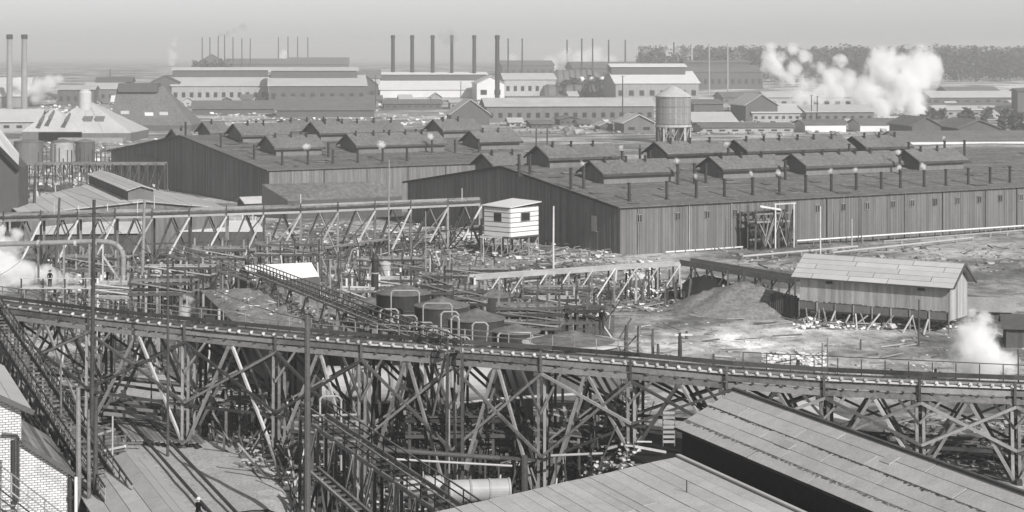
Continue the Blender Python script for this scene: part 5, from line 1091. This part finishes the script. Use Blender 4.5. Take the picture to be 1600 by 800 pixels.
# pyramid-roofed cupola house
def cupola_house():
    y = G(60, 222).y; a = P(45, 216, y); t = thing('cupola_house', 'large pale pyramid-roofed building with round cupola, upper left', 'building', a)
    def hip(px0, px1, pb, pe, pt_, m_, dy):
        q0, q1 = P(px0, pe, y), P(px1, pe, y); W = (q1 - q0).length; ap = P((px0 + px1) / 2 + 4, pt_, y + W * .5); b0, b1 = q0 + V((0, W, 0)), q1 + V((0, W, 0))
        for tri in ((q0, q1, ap), (q1, b1, ap), (b1, b0, ap), (b0, q0, ap)): k = MB(); k.slab(tri, UP * .3); k.build('roof', m_, t)
        k = MB(); k.slab([q0, q1, b1, b0], -UP * (q0.z - g(q0.x, y) + .5)); k.build('wall', WALLW, t); return ap, q0, q1, W
    hip(34, 128, 225, 206, 170, ROOFG, 0)
    ap, q0, q1, W = hip(60, 204, 225, 208, 157, ROOFL, 0)
    r = 2.3; base = V((ap.x, ap.y - 3, ap.z - 6.5)); k = MB(); k.lathe(base, [(r * 1.6, 0), (r * 1.1, 2.4), (r, 4), (r, 9), (r * 1.04, 9.1), (r * .9, 9.9), (r * .5, 10.5), (.1, 10.8)], 20); k.build('cupola', ROOFL, t, smooth=False)
    for fx in (.3, .5, .7): k = MB(); k.beam(q0.lerp(q1, fx) + UP * .4, ap.lerp(q0.lerp(q1, fx), .12) + UP * .5, .14, .14); k.build('roof_seam', ROOFG, t)
    for px, pt_ in ((60, 178), (75, 172), (100, 176)): k = MB(); o = P(px, pt_ + 12, y - 2); k.slab([o, P(px + 9, pt_, y + 8), P(px + 11, pt_ + 3, y + 8), o + V((1.4, 0, -.6))], UP * .2); k.build('roof_seam', WALLW, t)
    k = MB(); k.box(q0 + V((W * .25, -W * .16, -4.5)), V((W * .7, 0, 0)), V((0, W * .16, 0)), UP * 3); k.build('lean_to', WALLP, t)
    for fx in (.45, .58): k = MB(); k.box(q0.lerp(q1, fx) + V((0, W * .16, 3.8)), V((3, 0, 0)), V((0, 4, 0)), UP * 2); k.build('skylight', WALLW, t)
    for i in range(9): m = MB(); o = q0.lerp(q1, (i + .3) / 9); m.box(o + V((0, -.2, -5)), V((2.2, 0, 0)), V((0, .15, 0)), UP * 2.2); m.build('window', GLASS, t)
cupola_house()
def dark_hip():
    y = G(200, 205).y; q0, q1 = P(170, 196, y), P(300, 196, y); W = (q1 - q0).length * .8; b0, b1 = q0 + V((0, W, 0)), q1 + V((0, W, 0)); r0, r1 = P(184, 136, y + W / 2), P(256, 136, y + W / 2)
    t = thing('hipped_shed', 'large dark hipped-roof shed with light patches, left behind the monitor sheds', 'shed', V((q0.x, q0.y, g(q0.x, q0.y))))
    for tri in ((q0, q1, r1, r0), (q1, b1, r1), (b1, b0, r0, r1), (b0, q0, r0)): k = MB(); k.slab(tri, UP * .3); k.build('roof', ROOFT, t)
    k = MB(); k.slab([q0, q1, b1, b0], -UP * 6); k.build('wall', WALLD, t)
    k = MB(); k.box(r0 + (r1 - r0) * .05 - UP * 2 - V((0, 4, 0)), (r1 - r0) * .85, V((0, 8, 0)), UP * 3.6); k.build('ridge_monitor', WALLD, t)
    for px, py in ((228, 181), (258, 180), (178, 178)): p = q0.lerp(q1, (px - 170) / 130) ; f = (196 - py) / 72; o = p.lerp(r0.lerp(r1, .5), f) + UP * .6; k = MB(); k.slab([o, o + V((3.5, 0, 0)), o + V((2.4, 4, 3.2)), o + V((-1.1, 4, 3.2))], UP * .2); k.build('skylight', WHITE if px == 228 else ROOFG, t)
dark_hip()
for x0, x1, pb, pt_, lab in ((850, 972, 153, 131, 'dark barrel-roofed shed below the three white globes'), (866, 948, 132, 108, 'dark round-backed retort house just behind the three white globes')):
    a = G(x0, pb); y = a.y; r = (pb - pt_) * y / F; L = (x1 - x0) * y / F; t = thing('barrel_roofed_shed', lab, 'shed', a); k = MB()
    k.lathe(V((a.x, y + r, a.z - .5)), [(r * .5, -r * .25), (r * .9, 0), (r, r * .2), (r, L - r), (r * .8, L - r * .5), (.3, L)], 20, V((1, .08, 0))); k.build('roof', ROOFT, t)
    for i in range(7): k = MB(); k.lathe(V((a.x + L * .8 * i / 7 + 2, y + r, a.z - .5)), [(r + .25, 0), (r + .25, .8)], 20, V((1, .08, 0))); k.build('rib', WALLD, t)
# chimneys
def chimney(px, top, base, wpx, m, lab, y=None, cap=True, name='tall_chimney', group=None):
    p = G(px, base) if y is None else onground(px, y); r = wpx / 2 * p.y / F; tp = P(px, top, p.y); h = tp.z - p.z; t = thing(name, lab, 'chimney', p, group); k = MB()
    k.lathe(p - UP, [(r * 1.12, 0), (r * .92, h + 1)], 16); k.build('shaft', m, t)
    if cap: k = MB(); k.lathe(tp - UP * h * .06, [(r * .95, 0), (r * 1.12, h * .01), (r * 1.12, h * .05), (r * .9, h * .062)], 16); k.build('crown', IRON, t)
chimney(15, 54, 175, 9, BRICK, 'thick brick chimney at the far left edge', name='brick_chimney'); chimney(38, 54, 172, 9, BRICK, 'thick brick chimney second from the left edge', name='brick_chimney')
chl = ['leftmost', 'second from left', 'third from left', 'fourth from left, smoking', 'fifth from left', 'rightmost']
for i, (px, wp) in enumerate(((614, 6), (644, 6), (676, 6), (706, 5), (741, 6), (777, 7))): chimney(px, 55, 150 if px != 777 else 165, wp, IRON, 'tall dark chimney, %s of the six behind the white-roofed shed' % chl[i], group='six tall chimneys behind the white shed')
thin = [(316, 58, 112), (328, 58, 112), (341, 56, 112), (351, 54, 112), (364, 58, 112), (378, 60, 112), (391, 60, 112), (435, 58, 108), (450, 57, 108), (465, 57, 108), (481, 58, 108), (172, 108, 122)]
for i, (px, a, b) in enumerate(thin): chimney(px, a, b, 1.7, IRON, 'thin faint stack number %d from the left on the far left rise' % (i + 1) if False else 'thin far stack, %s on the left rise' % ('first', 'second', 'third', 'fourth', 'fifth', 'sixth', 'seventh', 'eighth', 'ninth', 'tenth', 'eleventh', 'short one low by the grey workshop')[i] , cap=False, name='thin_stack', group='thin stacks on the left rise')
thin2 = [(794, 60, 128), (816, 60, 125), (886, 62, 118), (909, 60, 124), (926, 60, 124), (951, 62, 126), (977, 62, 115), (1053, 66, 125), (1081, 68, 130), (1108, 68, 148), (1137, 68, 152)]
nm = ['first', 'second', 'third', 'fourth', 'fifth', 'sixth', 'seventh', 'eighth', 'ninth', 'tenth', 'eleventh']
for i, (px, a, b) in enumerate(thin2): chimney(px, a, b, 2.4, IRON if i < 8 else PIPE, 'thin tall stack, %s from the left of those right of the tall chimneys' % nm[i], cap=False, name='thin_stack', group='thin stacks right of centre')
for i, px in enumerate((909, 925, 941)):
    p = G(px, 150); c = P(px, 124, p.y); r = 4.6 * p.y / F; t = thing('globe_tank', 'white round globe tank, %s of three above the dark shed' % ('left', 'middle', 'right')[i], 'tank', p, 'three white globes'); k = MB(); k.lathe(c, [(r * math.sin(a * math.pi / 10) + .02, -r * math.cos(a * math.pi / 10)) for a in range(11)], 16); k.build('globe', WHITE, t, smooth=True)
    for s in (-1, 1): member('leg', t, V((c.x + s * r * .6, c.y, p.z)), c + V((s * r * .6, 0, -r * .5)), .4, .4, TAR)
# wooden water tower
def water_tower():
    b = G(1052, 224); y = b.y; k = y / F; c = V((b.x, b.y, b.z)); zt = P(1052, 195, y).z; zr = P(1052, 150, y).z; za = P(1052, 134, y).z; r = 27.5 * k
    t = thing('water_tower', 'large wooden water tower with conical roof on a dense timber base', 'water tower', c); n = 40
    m = MB()
    for i in range(n):
        a0, a1 = 2 * math.pi * i / n, 2 * math.pi * (i + .93) / n; m.sh = U(.75, 1.25); q = [V((c.x + math.cos(a) * r, c.y + math.sin(a) * r, 0)) for a in (a0, a1)]; n_ = V((math.cos(a0), math.sin(a0), 0)) * -.3; m.slab([q[0] + UP * zt, q[1] + UP * zt, q[1] + UP * zr, q[0] + UP * zr], n_)
    m.build('staves', mat('grey tank staves', .22, .25, .1, 1.2), t, kind='stuff')
    m = MB(); m.lathe((c.x, c.y, zt), [(r * .985, 0), (r * .985, zr - zt)], 32); m.build('tank_body', TAR, t)
    for f in (.03, .2, .4, .62, .85): m = MB(); m.lathe((c.x, c.y, zt + (zr - zt) * f), [(r, 0), (r + .1, .05), (r + .1, .16), (r, .2)], 40); m.build('hoop', WOOD, t)
    m = MB(); m.lathe((c.x, c.y, zr), [(r * 1.07, -.3), (r * 1.07, 0), (r * .55, (za - zr) * .55), (r * .25, (za - zr) * .86), (.3, za - zr)], 24); m.build('roof', ROOFG, t)
    m = MB(); m.lathe((c.x, c.y, zt - .7), [(r * 1.05, 0), (r * 1.05, .7)], 24); m.build('platform', PALEWOOD, t)
    for i in range(14):
        a = 2 * math.pi * i / 14; p = V((c.x + math.cos(a) * r * .95, c.y + math.sin(a) * r * .95, g(c.x, c.y) - .5)); member('leg', t, p, V((p.x, p.y, zt - .6)), .6, .6, PALEWOOD if i % 3 == 0 else TAR)
        a2 = 2 * math.pi * (i + 1) / 14; member('brace', t, p + UP * .8, V((c.x + math.cos(a2) * r * .95, c.y + math.sin(a2) * r * .95, zt - 1)), .4, .4, WOOD)
    for i in range(6):
        p = V((c.x + U(-.6, .6) * r, c.y + U(-.6, .6) * r, g(c.x, c.y) - .5)); member('inner_post', t, p, V((p.x, p.y, zt - .6)), .8, .8, TAR)
water_tower()
# vats at left behind the viaduct
for i, (px, wp, m_) in enumerate(((45, 44, WALLW), (98, 36, STEEL), (133, 30, WALLD))):
    b = G(px, 262); r = wp / 2 * b.y / F; t = thing('round_vat', ('wide grey vat left of the steel vat', 'steel-grey round vat in the middle of three', 'dark vat, right of three behind the viaduct')[i], 'vat', b, 'vats behind the viaduct'); zt = P(px, 220, b.y).z
    k = MB(); k.lathe((b.x, b.y, b.z - .3), [(r, 0), (r, zt - b.z)], 24); k.build('shell', m_, t); k = MB(); k.lathe((b.x, b.y, zt - .3), [(r + .15, 0), (r + .15, .2), (.2, .8)], 24); k.build('lid', ROOFM, t)
# loading chute at top-left edge
t = thing('roof_chute', 'long pale roof edge slanting down at the left picture edge', 'roof', Z(0, 260, 0)); q = [P(-60, 110, 300), P(0, 206, 300), P(38, 258, 300), P(30, 268, 296), P(-60, 190, 296)]
k = MB(); k.slab([P(-50, 140, 300), P(30, 243, 300), P(29, 262, 294), P(-50, 180, 294)], UP * .3); k.build('roof', ROOFL, t); k = MB(); k.beam(P(-50, 182, 293.5), P(30, 264, 293.5), .4, .6); k.build('bargeboard', TAR, t)
k = MB(); k.slab([P(-50, 184, 294.3), P(29, 262.5, 294.3), P(29, 335, 294.3), P(-50, 335, 294.3)], V((0, 6, 0))); k.build('wall', WALLD, t)
# a few standards and masts on the far yard
for i in range(26):
    px = 60 + i * 6.5 if i < 22 else U(640, 780); b = onground(px, U(450, 480)); 
    if i == 0: t = thing('standard_row', 'row of thin upright standards before the pale cupola house', 'posts', b)
    member('standard', t, b - UP * .5, b + UP * U(5, 8), .25, .25, TAR)
for i, (px, a, b, lab) in enumerate(((587, 118, 168, 'far light-topped pole beside the hopper house'), (636, 135, 152, 'small telegraph pole before the white shed'), (720, 127, 156, 'telegraph pole before the right end of the white shed'), (973, 118, 205, 'thin pole left of the water tower'), (1268, 148, 190, 'thin far pole below the steam cloud'), (1277, 150, 190, 'telegraph pole behind the pale row house'))):
    pole(px, a, b, .5, TAR, lab, arm=1, name='telegraph_pole')
# rails of masts beside near shed rear
for i, (px, a, b) in enumerate(((838, 200, 232), (855, 198, 232), (1000, 226, 250))): pole(px, a, b, .5, IRON, ['dark stout pipe mast, left of the pair behind the near shed', 'dark stout pipe mast, right of the pair behind the near shed', 'thin mast rising behind the first monitor'][i], name='pipe_mast')

# ------------------------------------------------------------------ forest
def forest(name, n, px0, px1, y0, y1, h0, h1, label=None):
    k = MB()
    for i in range(n):
        px = U(px0, px1); y = y0 + (y1 - y0) * R() ** .7; p = onground(px, y); h = U(h0, h1) * (.9 + .10 * mn.noise(V((px * .02, 0, 3))) + .08 * mn.noise(V((px * .1, 2, 3)))); k.sh = 1.4; k.cyl(p, p + UP * h * .8, .35, .2, 3, False)
        w_ = h * U(.16, .26)
        for j in range(38):
            f = U(.12, 1) if R() < .8 else U(.0, 1); rr = w_ * (1.15 - f * .75) * math.sqrt(R()) * 1.2; a = U(0, 6.28); c = p + V((math.cos(a) * rr, math.sin(a) * rr, h * f)); s = U(1.2, 2.6); k.sh = U(.5, 1.5)
            d1 = V((U(-1, 1), U(-1, 1), U(-.5, .5))).normalized() * s; d2 = V((U(-1, 1), U(-1, 1), U(-1, 1))).normalized() * s
            k.add([c - d1, c + d1, c + d2], [(0, 1, 2)])
    o = k.build(name, TREE, kind='stuff'); return o
forest('pine_forest', 2600, 1000, 2000, 1450, 1900, 17, 27)
forest('hill_copse', 70, 304, 356, 1480, 1600, 9, 17)
forest('thicket', 60, 868, 965, 1180, 1240, 7, 13)
forest('yard_bushes', 40, 1440, 1600, 700, 900, 3, 6)

# ------------------------------------------------------------------ people
def person(pos, h, lab, face=0, arm=(.5, .3), stride=.15, hat=True, top=CLOTHG, lean=0):
    t = thing('person', lab, 'person', pos); s = h / 1.75
    J = {'pelvis': (0, 0, .95), 'waist': (0, 0, 1.1), 'chest': (0, .02 + lean * .3, 1.32), 'neck': (0, .02 + lean * .45, 1.5), 'head': (0, -.0 + lean * .5, 1.64), 'crown': (0, lean * .5, 1.73)}
    vs = []; es = []; rd = []
    def add(p, r, par=None):
        vs.append(V(p) * s); rd.append(r * s)
        if par is not None: es.append((par, len(vs) - 1))
        return len(vs) - 1
    pe = add(J['pelvis'], .15); wa = add(J['waist'], .13, pe); ch = add(J['chest'], .16, wa); ne = add(J['neck'], .06, ch); hd = add(J['head'], .1, ne); add(J['crown'], .07, hd)
    for sg in (-1, 1):
        a = add((.1 * sg, 0, .88), .1, pe); k = add((.11 * sg, -stride * sg * .6, .5), .07, a); f = add((.12 * sg, stride * sg * -.9, .09), .045, k); add((.13 * sg, -stride * sg * .9 - .15, .04), .04, f)
        sh = add((.19 * sg, lean * .3, 1.42), .065, ch); e = add((.27 * sg, -.05 - arm[0] * .12 + lean * .3, 1.15), .048, sh); w_ = add((.24 * sg, -.12 - arm[0] * .3, .92 + arm[1] * .3), .036, e); hn = add((.235 * sg, -.18 - arm[0] * .36, .86 + arm[1] * .3), .042, w_)
        for q in range(4): add((.235 * sg + (q - 1.5) * .018, -.22 - arm[0] * .42, .79 + arm[1] * .28 + abs(q - 1.5) * .01), .010, hn)
        add((.2 * sg, -.23 - arm[0] * .36, .84 + arm[1] * .3), .011, hn)
    me = bpy.data.meshes.new('body'); me.from_pydata(vs, es, []); o = bpy.data.objects.new('body', me); col.objects.link(o); o.parent = t; t.rotation_euler = (0, 0, face)
    md = o.modifiers.new('skin', 'SKIN'); 
    for i, r in enumerate(rd): me.skin_vertices[0].data[i].radius = (r, r)
    me.skin_vertices[0].data[0].use_root = True
    o.modifiers.new('sub', 'SUBSURF').levels = 1; o.modifiers['sub'].render_levels = 1; me.materials.append(top if h else CLOTH)
    # clothes and hat as children
    def part(nm, b, m_):
        me = bpy.data.meshes.new(nm); me.from_pydata([tuple(V(v) * s) for v in b.v], [], b.f); me.attributes.new('shade', 'FLOAT', 'POINT').data.foreach_set('value', [1.0] * len(b.v)); me.materials.append(m_); x = bpy.data.objects.new(nm, me); col.objects.link(x); x.parent = t
    for sg in (-1, 1):
        b = MB(); b.cyl((.1 * sg, 0, .98), (.11 * sg, -stride * sg * .6, .5), .125, .095, 10, False); b.cyl((.11 * sg, -stride * sg * .6, .5), (.12 * sg, -stride * sg * .9, .08), .095, .075, 10, False); part('trouser_leg', b, CLOTH)
    b = MB(); b.lathe((0, lean * .5, 1.62), [(.085, -.1), (.105, -.02), (.1, .06), (.05, .1)], 12); part('face_and_hair', b, SKIN)
    if hat: b = MB(); b.lathe((0, lean * .5, 1.69), [(.2, 0), (.2, .015), (.115, .03), (.11, .12), (.06, .14)], 14); part('hat', b, WHITE if hat == 1 else CLOTH)
    return t
for me_ in (CLOTHG, CLOTH, SKIN): pass
p = G(310, 822); person(p, 1.8, 'man in dark trousers and white hat walking on the road at bottom left', face=2.6, hat=1, top=WHITE)
q = P(940, 517, 151); person(V((q.x, q.y, P(894, 541, 146).z + .55)), 1.7, 'man in dark clothes standing on the rim of the broad round tank', face=.4, hat=2, top=CLOTH)
q = rpts(752); 
a = Z(785, 368, 3.1); person(V((a.x, a.y - .9, 3.12)), 1.75, 'man in dark clothes standing before the whitewashed hut', face=-.3, hat=2, top=CLOTH)
k = MB(); k.box(V((a.x - 3.4, a.y - 1.5, 2.9)), V((4.4, 0, 0)), V((0, 1.6, 0)), UP * .2); hb = thing('hut_balcony', 'narrow timber balcony under the whitewashed hut', 'balcony', V((a.x, a.y, 0))); k.build('floor', WOOD, hb)
for dx in (-3.2, -1, .8): member('stilt', hb, V((a.x + dx, a.y - 1.3, -.3)), V((a.x + dx, a.y - 1.3, 2.95)), .14, .14, WOOD)
q = P(78, 448, 197); person(V((q.x, q.y, q.z)), 1.7, 'small dark figure standing on the platform in front of the left steam', face=.2, hat=2, top=CLOTH)
st = thing('steam_platform', 'railed platform in front of the left steam, pale planks', 'platform', V((q.x, q.y, 0)))
for i in range(6): member('platform_plank', st, V((q.x - 3, q.y - .9 + i * .35, q.z - .06)), V((q.x + 5.5, q.y - .9 + i * .35, q.z - .06)), .3, .1, PALEWOOD)
for dx in (-2.8, -.5, 1.8, 4, 5.3): member('post', st, V((q.x + dx, q.y - .9, -.3)), V((q.x + dx, q.y - .9, q.z + 1)), .14, .14, TAR)
member('handrail', st, V((q.x - 3, q.y - .95, q.z + 1)), V((q.x + 5.5, q.y - .95, q.z + 1)), .08, .08, PALEWOOD)

# ------------------------------------------------------------------ steam
def steam_mat(name, blobs, dens, nsc, amp, alb=.995, lo=.0, hi=.55, squash=None):
    """density falls off softly from the middle of each billow and is torn by noise; blobs None: one unit ball in object space"""
    m = bpy.data.materials.new(name); m.use_nodes = True; t = m.node_tree; N = t.nodes; L = t.links; N.remove(N['Principled BSDF']); out = N['Material Output']
    pv = N.new('ShaderNodeVolumePrincipled'); pv.inputs['Color'].default_value = (alb,) * 3 + (1,); pv.inputs['Anisotropy'].default_value = 0
    geo = N.new('ShaderNodeNewGeometry'); n = N.new('ShaderNodeTexNoise'); n.inputs['Scale'].default_value = nsc; n.inputs['Detail'].default_value = 5; n.inputs['Roughness'].default_value = .66; n.inputs['Distortion'].default_value = .5; L.new(geo.outputs['Position'], n.inputs[0])
    def math_(op, a, b, c=None):
        x = N.new('ShaderNodeMath'); x.operation = op
        for i, k in enumerate((a, b, c)):
            if k is None: continue
            if isinstance(k, (int, float)): x.inputs[i].default_value = k
            else: L.new(k, x.inputs[i])
        return x.outputs[0]
    f = None
    if blobs:
        for c, r in blobs:
            d = N.new('ShaderNodeVectorMath'); d.operation = 'DISTANCE'; L.new(geo.outputs['Position'], d.inputs[0]); d.inputs[1].default_value = c
            k = math_('MULTIPLY_ADD', d.outputs['Value'], -1 / r, 1.0); f = k if f is None else math_('SMOOTH_MAX', f, k, .15)
    else:
        tc = N.new('ShaderNodeTexCoord'); d = N.new('ShaderNodeVectorMath'); d.operation = 'LENGTH'; L.new(tc.outputs['Object'], d.inputs[0]); f = math_('SUBTRACT', 1.0, d.outputs['Value'])
    f = math_('ADD', f, math_('MULTIPLY', math_('SUBTRACT', n.outputs[0], .5), amp))
    mr = N.new('ShaderNodeMapRange'); mr.interpolation_type = 'SMOOTHSTEP'; L.new(f, mr.inputs[0]); mr.inputs[1].default_value = lo; mr.inputs[2].default_value = hi; mr.inputs[3].default_value = 0; mr.inputs[4].default_value = dens
    L.new(mr.outputs[0], pv.inputs['Density']); L.new(pv.outputs[0], out.inputs['Volume']); return m
SB, SM, SF, SK = (.30, .085, 2.8, .99, .12, .75), (1.6, .55, 2.8, .99, .12, .8), (.13, .05, 1.8, .99, .0, .8), (.05, .12, 1.6, .35, .0, .7)
SS = steam_mat('puff of steam', None, 3.0, 2.2, 2.2, lo=.15, hi=.8)
def plume(name, lab, blobs, pr, disp=0, cat='steam', vox=None, group=None):
    blobs = [(p, r * 1.3) for p, r in blobs]
    c = sum((b[0] for b in blobs), V((0, 0, 0))) / len(blobs); bmm = bmesh.new()
    for p, r in blobs: bmesh.ops.create_icosphere(bmm, subdivisions=2, radius=r * 1.04, matrix=Matrix.Translation(p - c))
    me = bpy.data.meshes.new(name); bmm.to_mesh(me); bmm.free(); me.materials.append(steam_mat(name, blobs, *pr)); o = bpy.data.objects.new(name, me); col.objects.link(o); o.location = c
    md = o.modifiers.new('remesh', 'REMESH'); md.mode = 'VOXEL'; md.voxel_size = (vox or min(b[1] for b in blobs) * .3) * 1.5
    tag(o, lab, cat, group); return o
yb = 930
def bl(lst, y): return [(P(px, py, y + (i % 3) * r * y / F * .4), r * y / F * 1.16) for i, (px, py, r) in enumerate(lst)]
plume('steam_cloud', 'huge white steam cloud billowing before the forest at upper right', bl([(1426, 184, 7), (1432, 170, 14), (1425, 150, 24), (1420, 128, 30), (1440, 105, 26), (1452, 98, 18), (1390, 105, 26), (1400, 150, 28), (1372, 120, 22), (1350, 140, 24), (1330, 128, 20), (1345, 165, 16), (1376, 172, 18), (1310, 142, 16), (1295, 125, 12), (1375, 95, 16)], yb), SB, 4, vox=1.2)
plume('steam_drift', 'thinner white steam bank left of the huge cloud', bl([(1210, 110, 16), (1228, 124, 14), (1205, 90, 12), (1240, 105, 12), (1262, 130, 15), (1280, 108, 12), (1255, 90, 10), (1290, 140, 14), (1222, 88, 10), (1300, 118, 14), (1312, 98, 10), (1238, 78, 9), (1205, 75, 8), (1270, 150, 14), (1250, 150, 12)], 1000), SB, 4, vox=1.2)
plume('works_haze', 'drifting steam over the stacks right of the tall chimneys', bl([(800, 92, 9), (860, 100, 12), (885, 80, 8), (905, 96, 14), (930, 86, 12), (955, 92, 10), (1010, 92, 12)], 1700), SF, vox=3)
plume('steam_bank', 'faint steam drifting behind the bright mill', bl([(1050, 95, 18), (1030, 105, 16), (1075, 100, 16), (1150, 98, 14), (1170, 105, 12), (880, 90, 10)], 1600), SF, 4, vox=3)
plume('front_steam', 'white steam plume rising beyond the near trestle at right', bl([(1534, 600, 14), (1530, 580, 28), (1528, 550, 34), (1545, 560, 30), (1522, 520, 26), (1535, 500, 14), (1510, 540, 16), (1572, 566, 16), (1518, 490, 8)], 166), SM, .6, vox=.25)
plume('left_steam', 'white steam cloud at the left edge below the rear trestle', bl([(10, 420, 26), (-15, 395, 28), (20, 385, 16), (25, 365, 9), (38, 425, 18), (-10, 440, 20), (0, 360, 8)], 206), SM, .6, vox=.3)
plume('platform_steam', 'low white steam bank behind the small platform figure', bl([(62, 430, 11), (84, 436, 12), (104, 438, 10), (122, 437, 6), (72, 420, 7)], 207), SM, .5, vox=.25)
plume('retort_steam', 'small steam plume at the left end of the retort battery', bl([(290, 492, 8), (292, 480, 9), (296, 470, 8), (288, 465, 5)], 176), SM, .3, vox=.15)
plume('chimney_steam', 'white steam drifting behind the two brick chimneys', bl([(40, 142, 13), (30, 150, 12), (60, 138, 14), (78, 130, 12), (90, 125, 8), (52, 155, 8), (28, 130, 8)], 1050), SB, 3, vox=1.2)
plume('thin_steam', 'thin steam wisp left of the hill copse', bl([(268, 98, 5), (270, 88, 6), (266, 80, 5), (272, 70, 5), (274, 60, 4)], 1500), SF, 2, vox=1)
plume('stack_steam', 'small steam puff at the foot of the thin hill stacks', bl([(441, 92, 6), (444, 84, 5), (446, 98, 5)], 1900), SB, 2, vox=1)
plume('yard_steam', 'steam puff rising between the two long sheds', bl([(708, 256, 6), (714, 248, 5), (718, 240, 4), (702, 260, 4)], 420), SM, .4, vox=.3)
plume('roof_steam', 'steam puff over the farther shed roof near its left end', bl([(392, 205, 5), (396, 212, 4), (390, 198, 4)], 425), SM, .3, vox=.3)
plume('chimney_smoke', 'dark smoke hanging over the fourth tall chimney', bl([(706, 58, 8), (698, 64, 7), (702, 50, 6), (690, 56, 6)], onground(706, 1200).y), SK, 2, cat='smoke', vox=1)
plume('stack_smoke', 'dark smoke over the thin stacks on the left rise', bl([(345, 54, 4), (354, 52, 5), (366, 48, 5), (380, 42, 6)], 1600), SK, 1.5, cat='smoke', vox=1)
pu = [i for i in (2, 4, 5, 7, 8, 10, 11, 17, 18, 22, 25, 27, 30) if i < len(topsA)]
ordn = ['first', 'second', 'third', 'fourth', 'fifth', 'sixth', 'seventh', 'eighth', 'ninth', 'tenth', 'eleventh', 'twelfth', 'thirteenth', 'fourteenth', 'fifteenth', 'sixteenth']
rows_ = [('front row', 16), ('second row', 7), ('third row', 9), ('rear row', 4)]
PB = bpy.data.meshes.new('steam_puff'); _b = bmesh.new(); bmesh.ops.create_icosphere(_b, subdivisions=2, radius=1); _b.to_mesh(PB); _b.free(); PB.materials.append(SS)
def puff(q, lab, grp, k):
    o = bpy.data.objects.new('steam_puff', PB); col.objects.link(o); o.location = q + V((-.25 * k, .1, .3 * k)); o.scale = (k * U(.7, 1.1), k * .7, k * U(.6, 1.3)); o.rotation_euler = (0, U(-.9, -.2), 0); tag(o, lab, 'steam', grp)
for i in pu:
    j, r_ = i, 0
    while j >= rows_[r_][1]: j -= rows_[r_][1]; r_ += 1
    puff(topsA[i] + V((0, 0, .3)), 'steam puff over the %s vent pipe from the left, %s of the near shed' % (ordn[j], rows_[r_][0]), 'steam puffs on the shed vent pipes', U(.45, .95))
for i in (1, 4, 8):
    if i < len(topsB): puff(topsB[i] + V((0, 0, .3)), 'steam puff over the farther shed roof, %s front vent from left' % ordn[i], 'steam puffs on the farther shed', 1.2)

# ------------------------------------------------------------------ haze: even air round the whole scene
k = MB(); k.box((-3500, -60, -8), V((7000, 0, 0)), V((0, 5200, 0)), V((0, 0, 74))); hz = k.build('haze', STEEL); hz['kind'] = 'stuff'; hz.data.materials.clear()
hm = bpy.data.materials.new('haze'); hm.use_nodes = True; N = hm.node_tree.nodes; N.remove(N['Principled BSDF']); pv = N.new('ShaderNodeVolumePrincipled'); pv.inputs['Color'].default_value = (.93, .93, .93, 1); pv.inputs['Density'].default_value = .00033; pv.inputs['Anisotropy'].default_value = .2
hm.node_tree.links.new(pv.outputs[0], N['Material Output'].inputs['Volume']); hz.data.materials.append(hm); hz.display_type = 'WIRE'
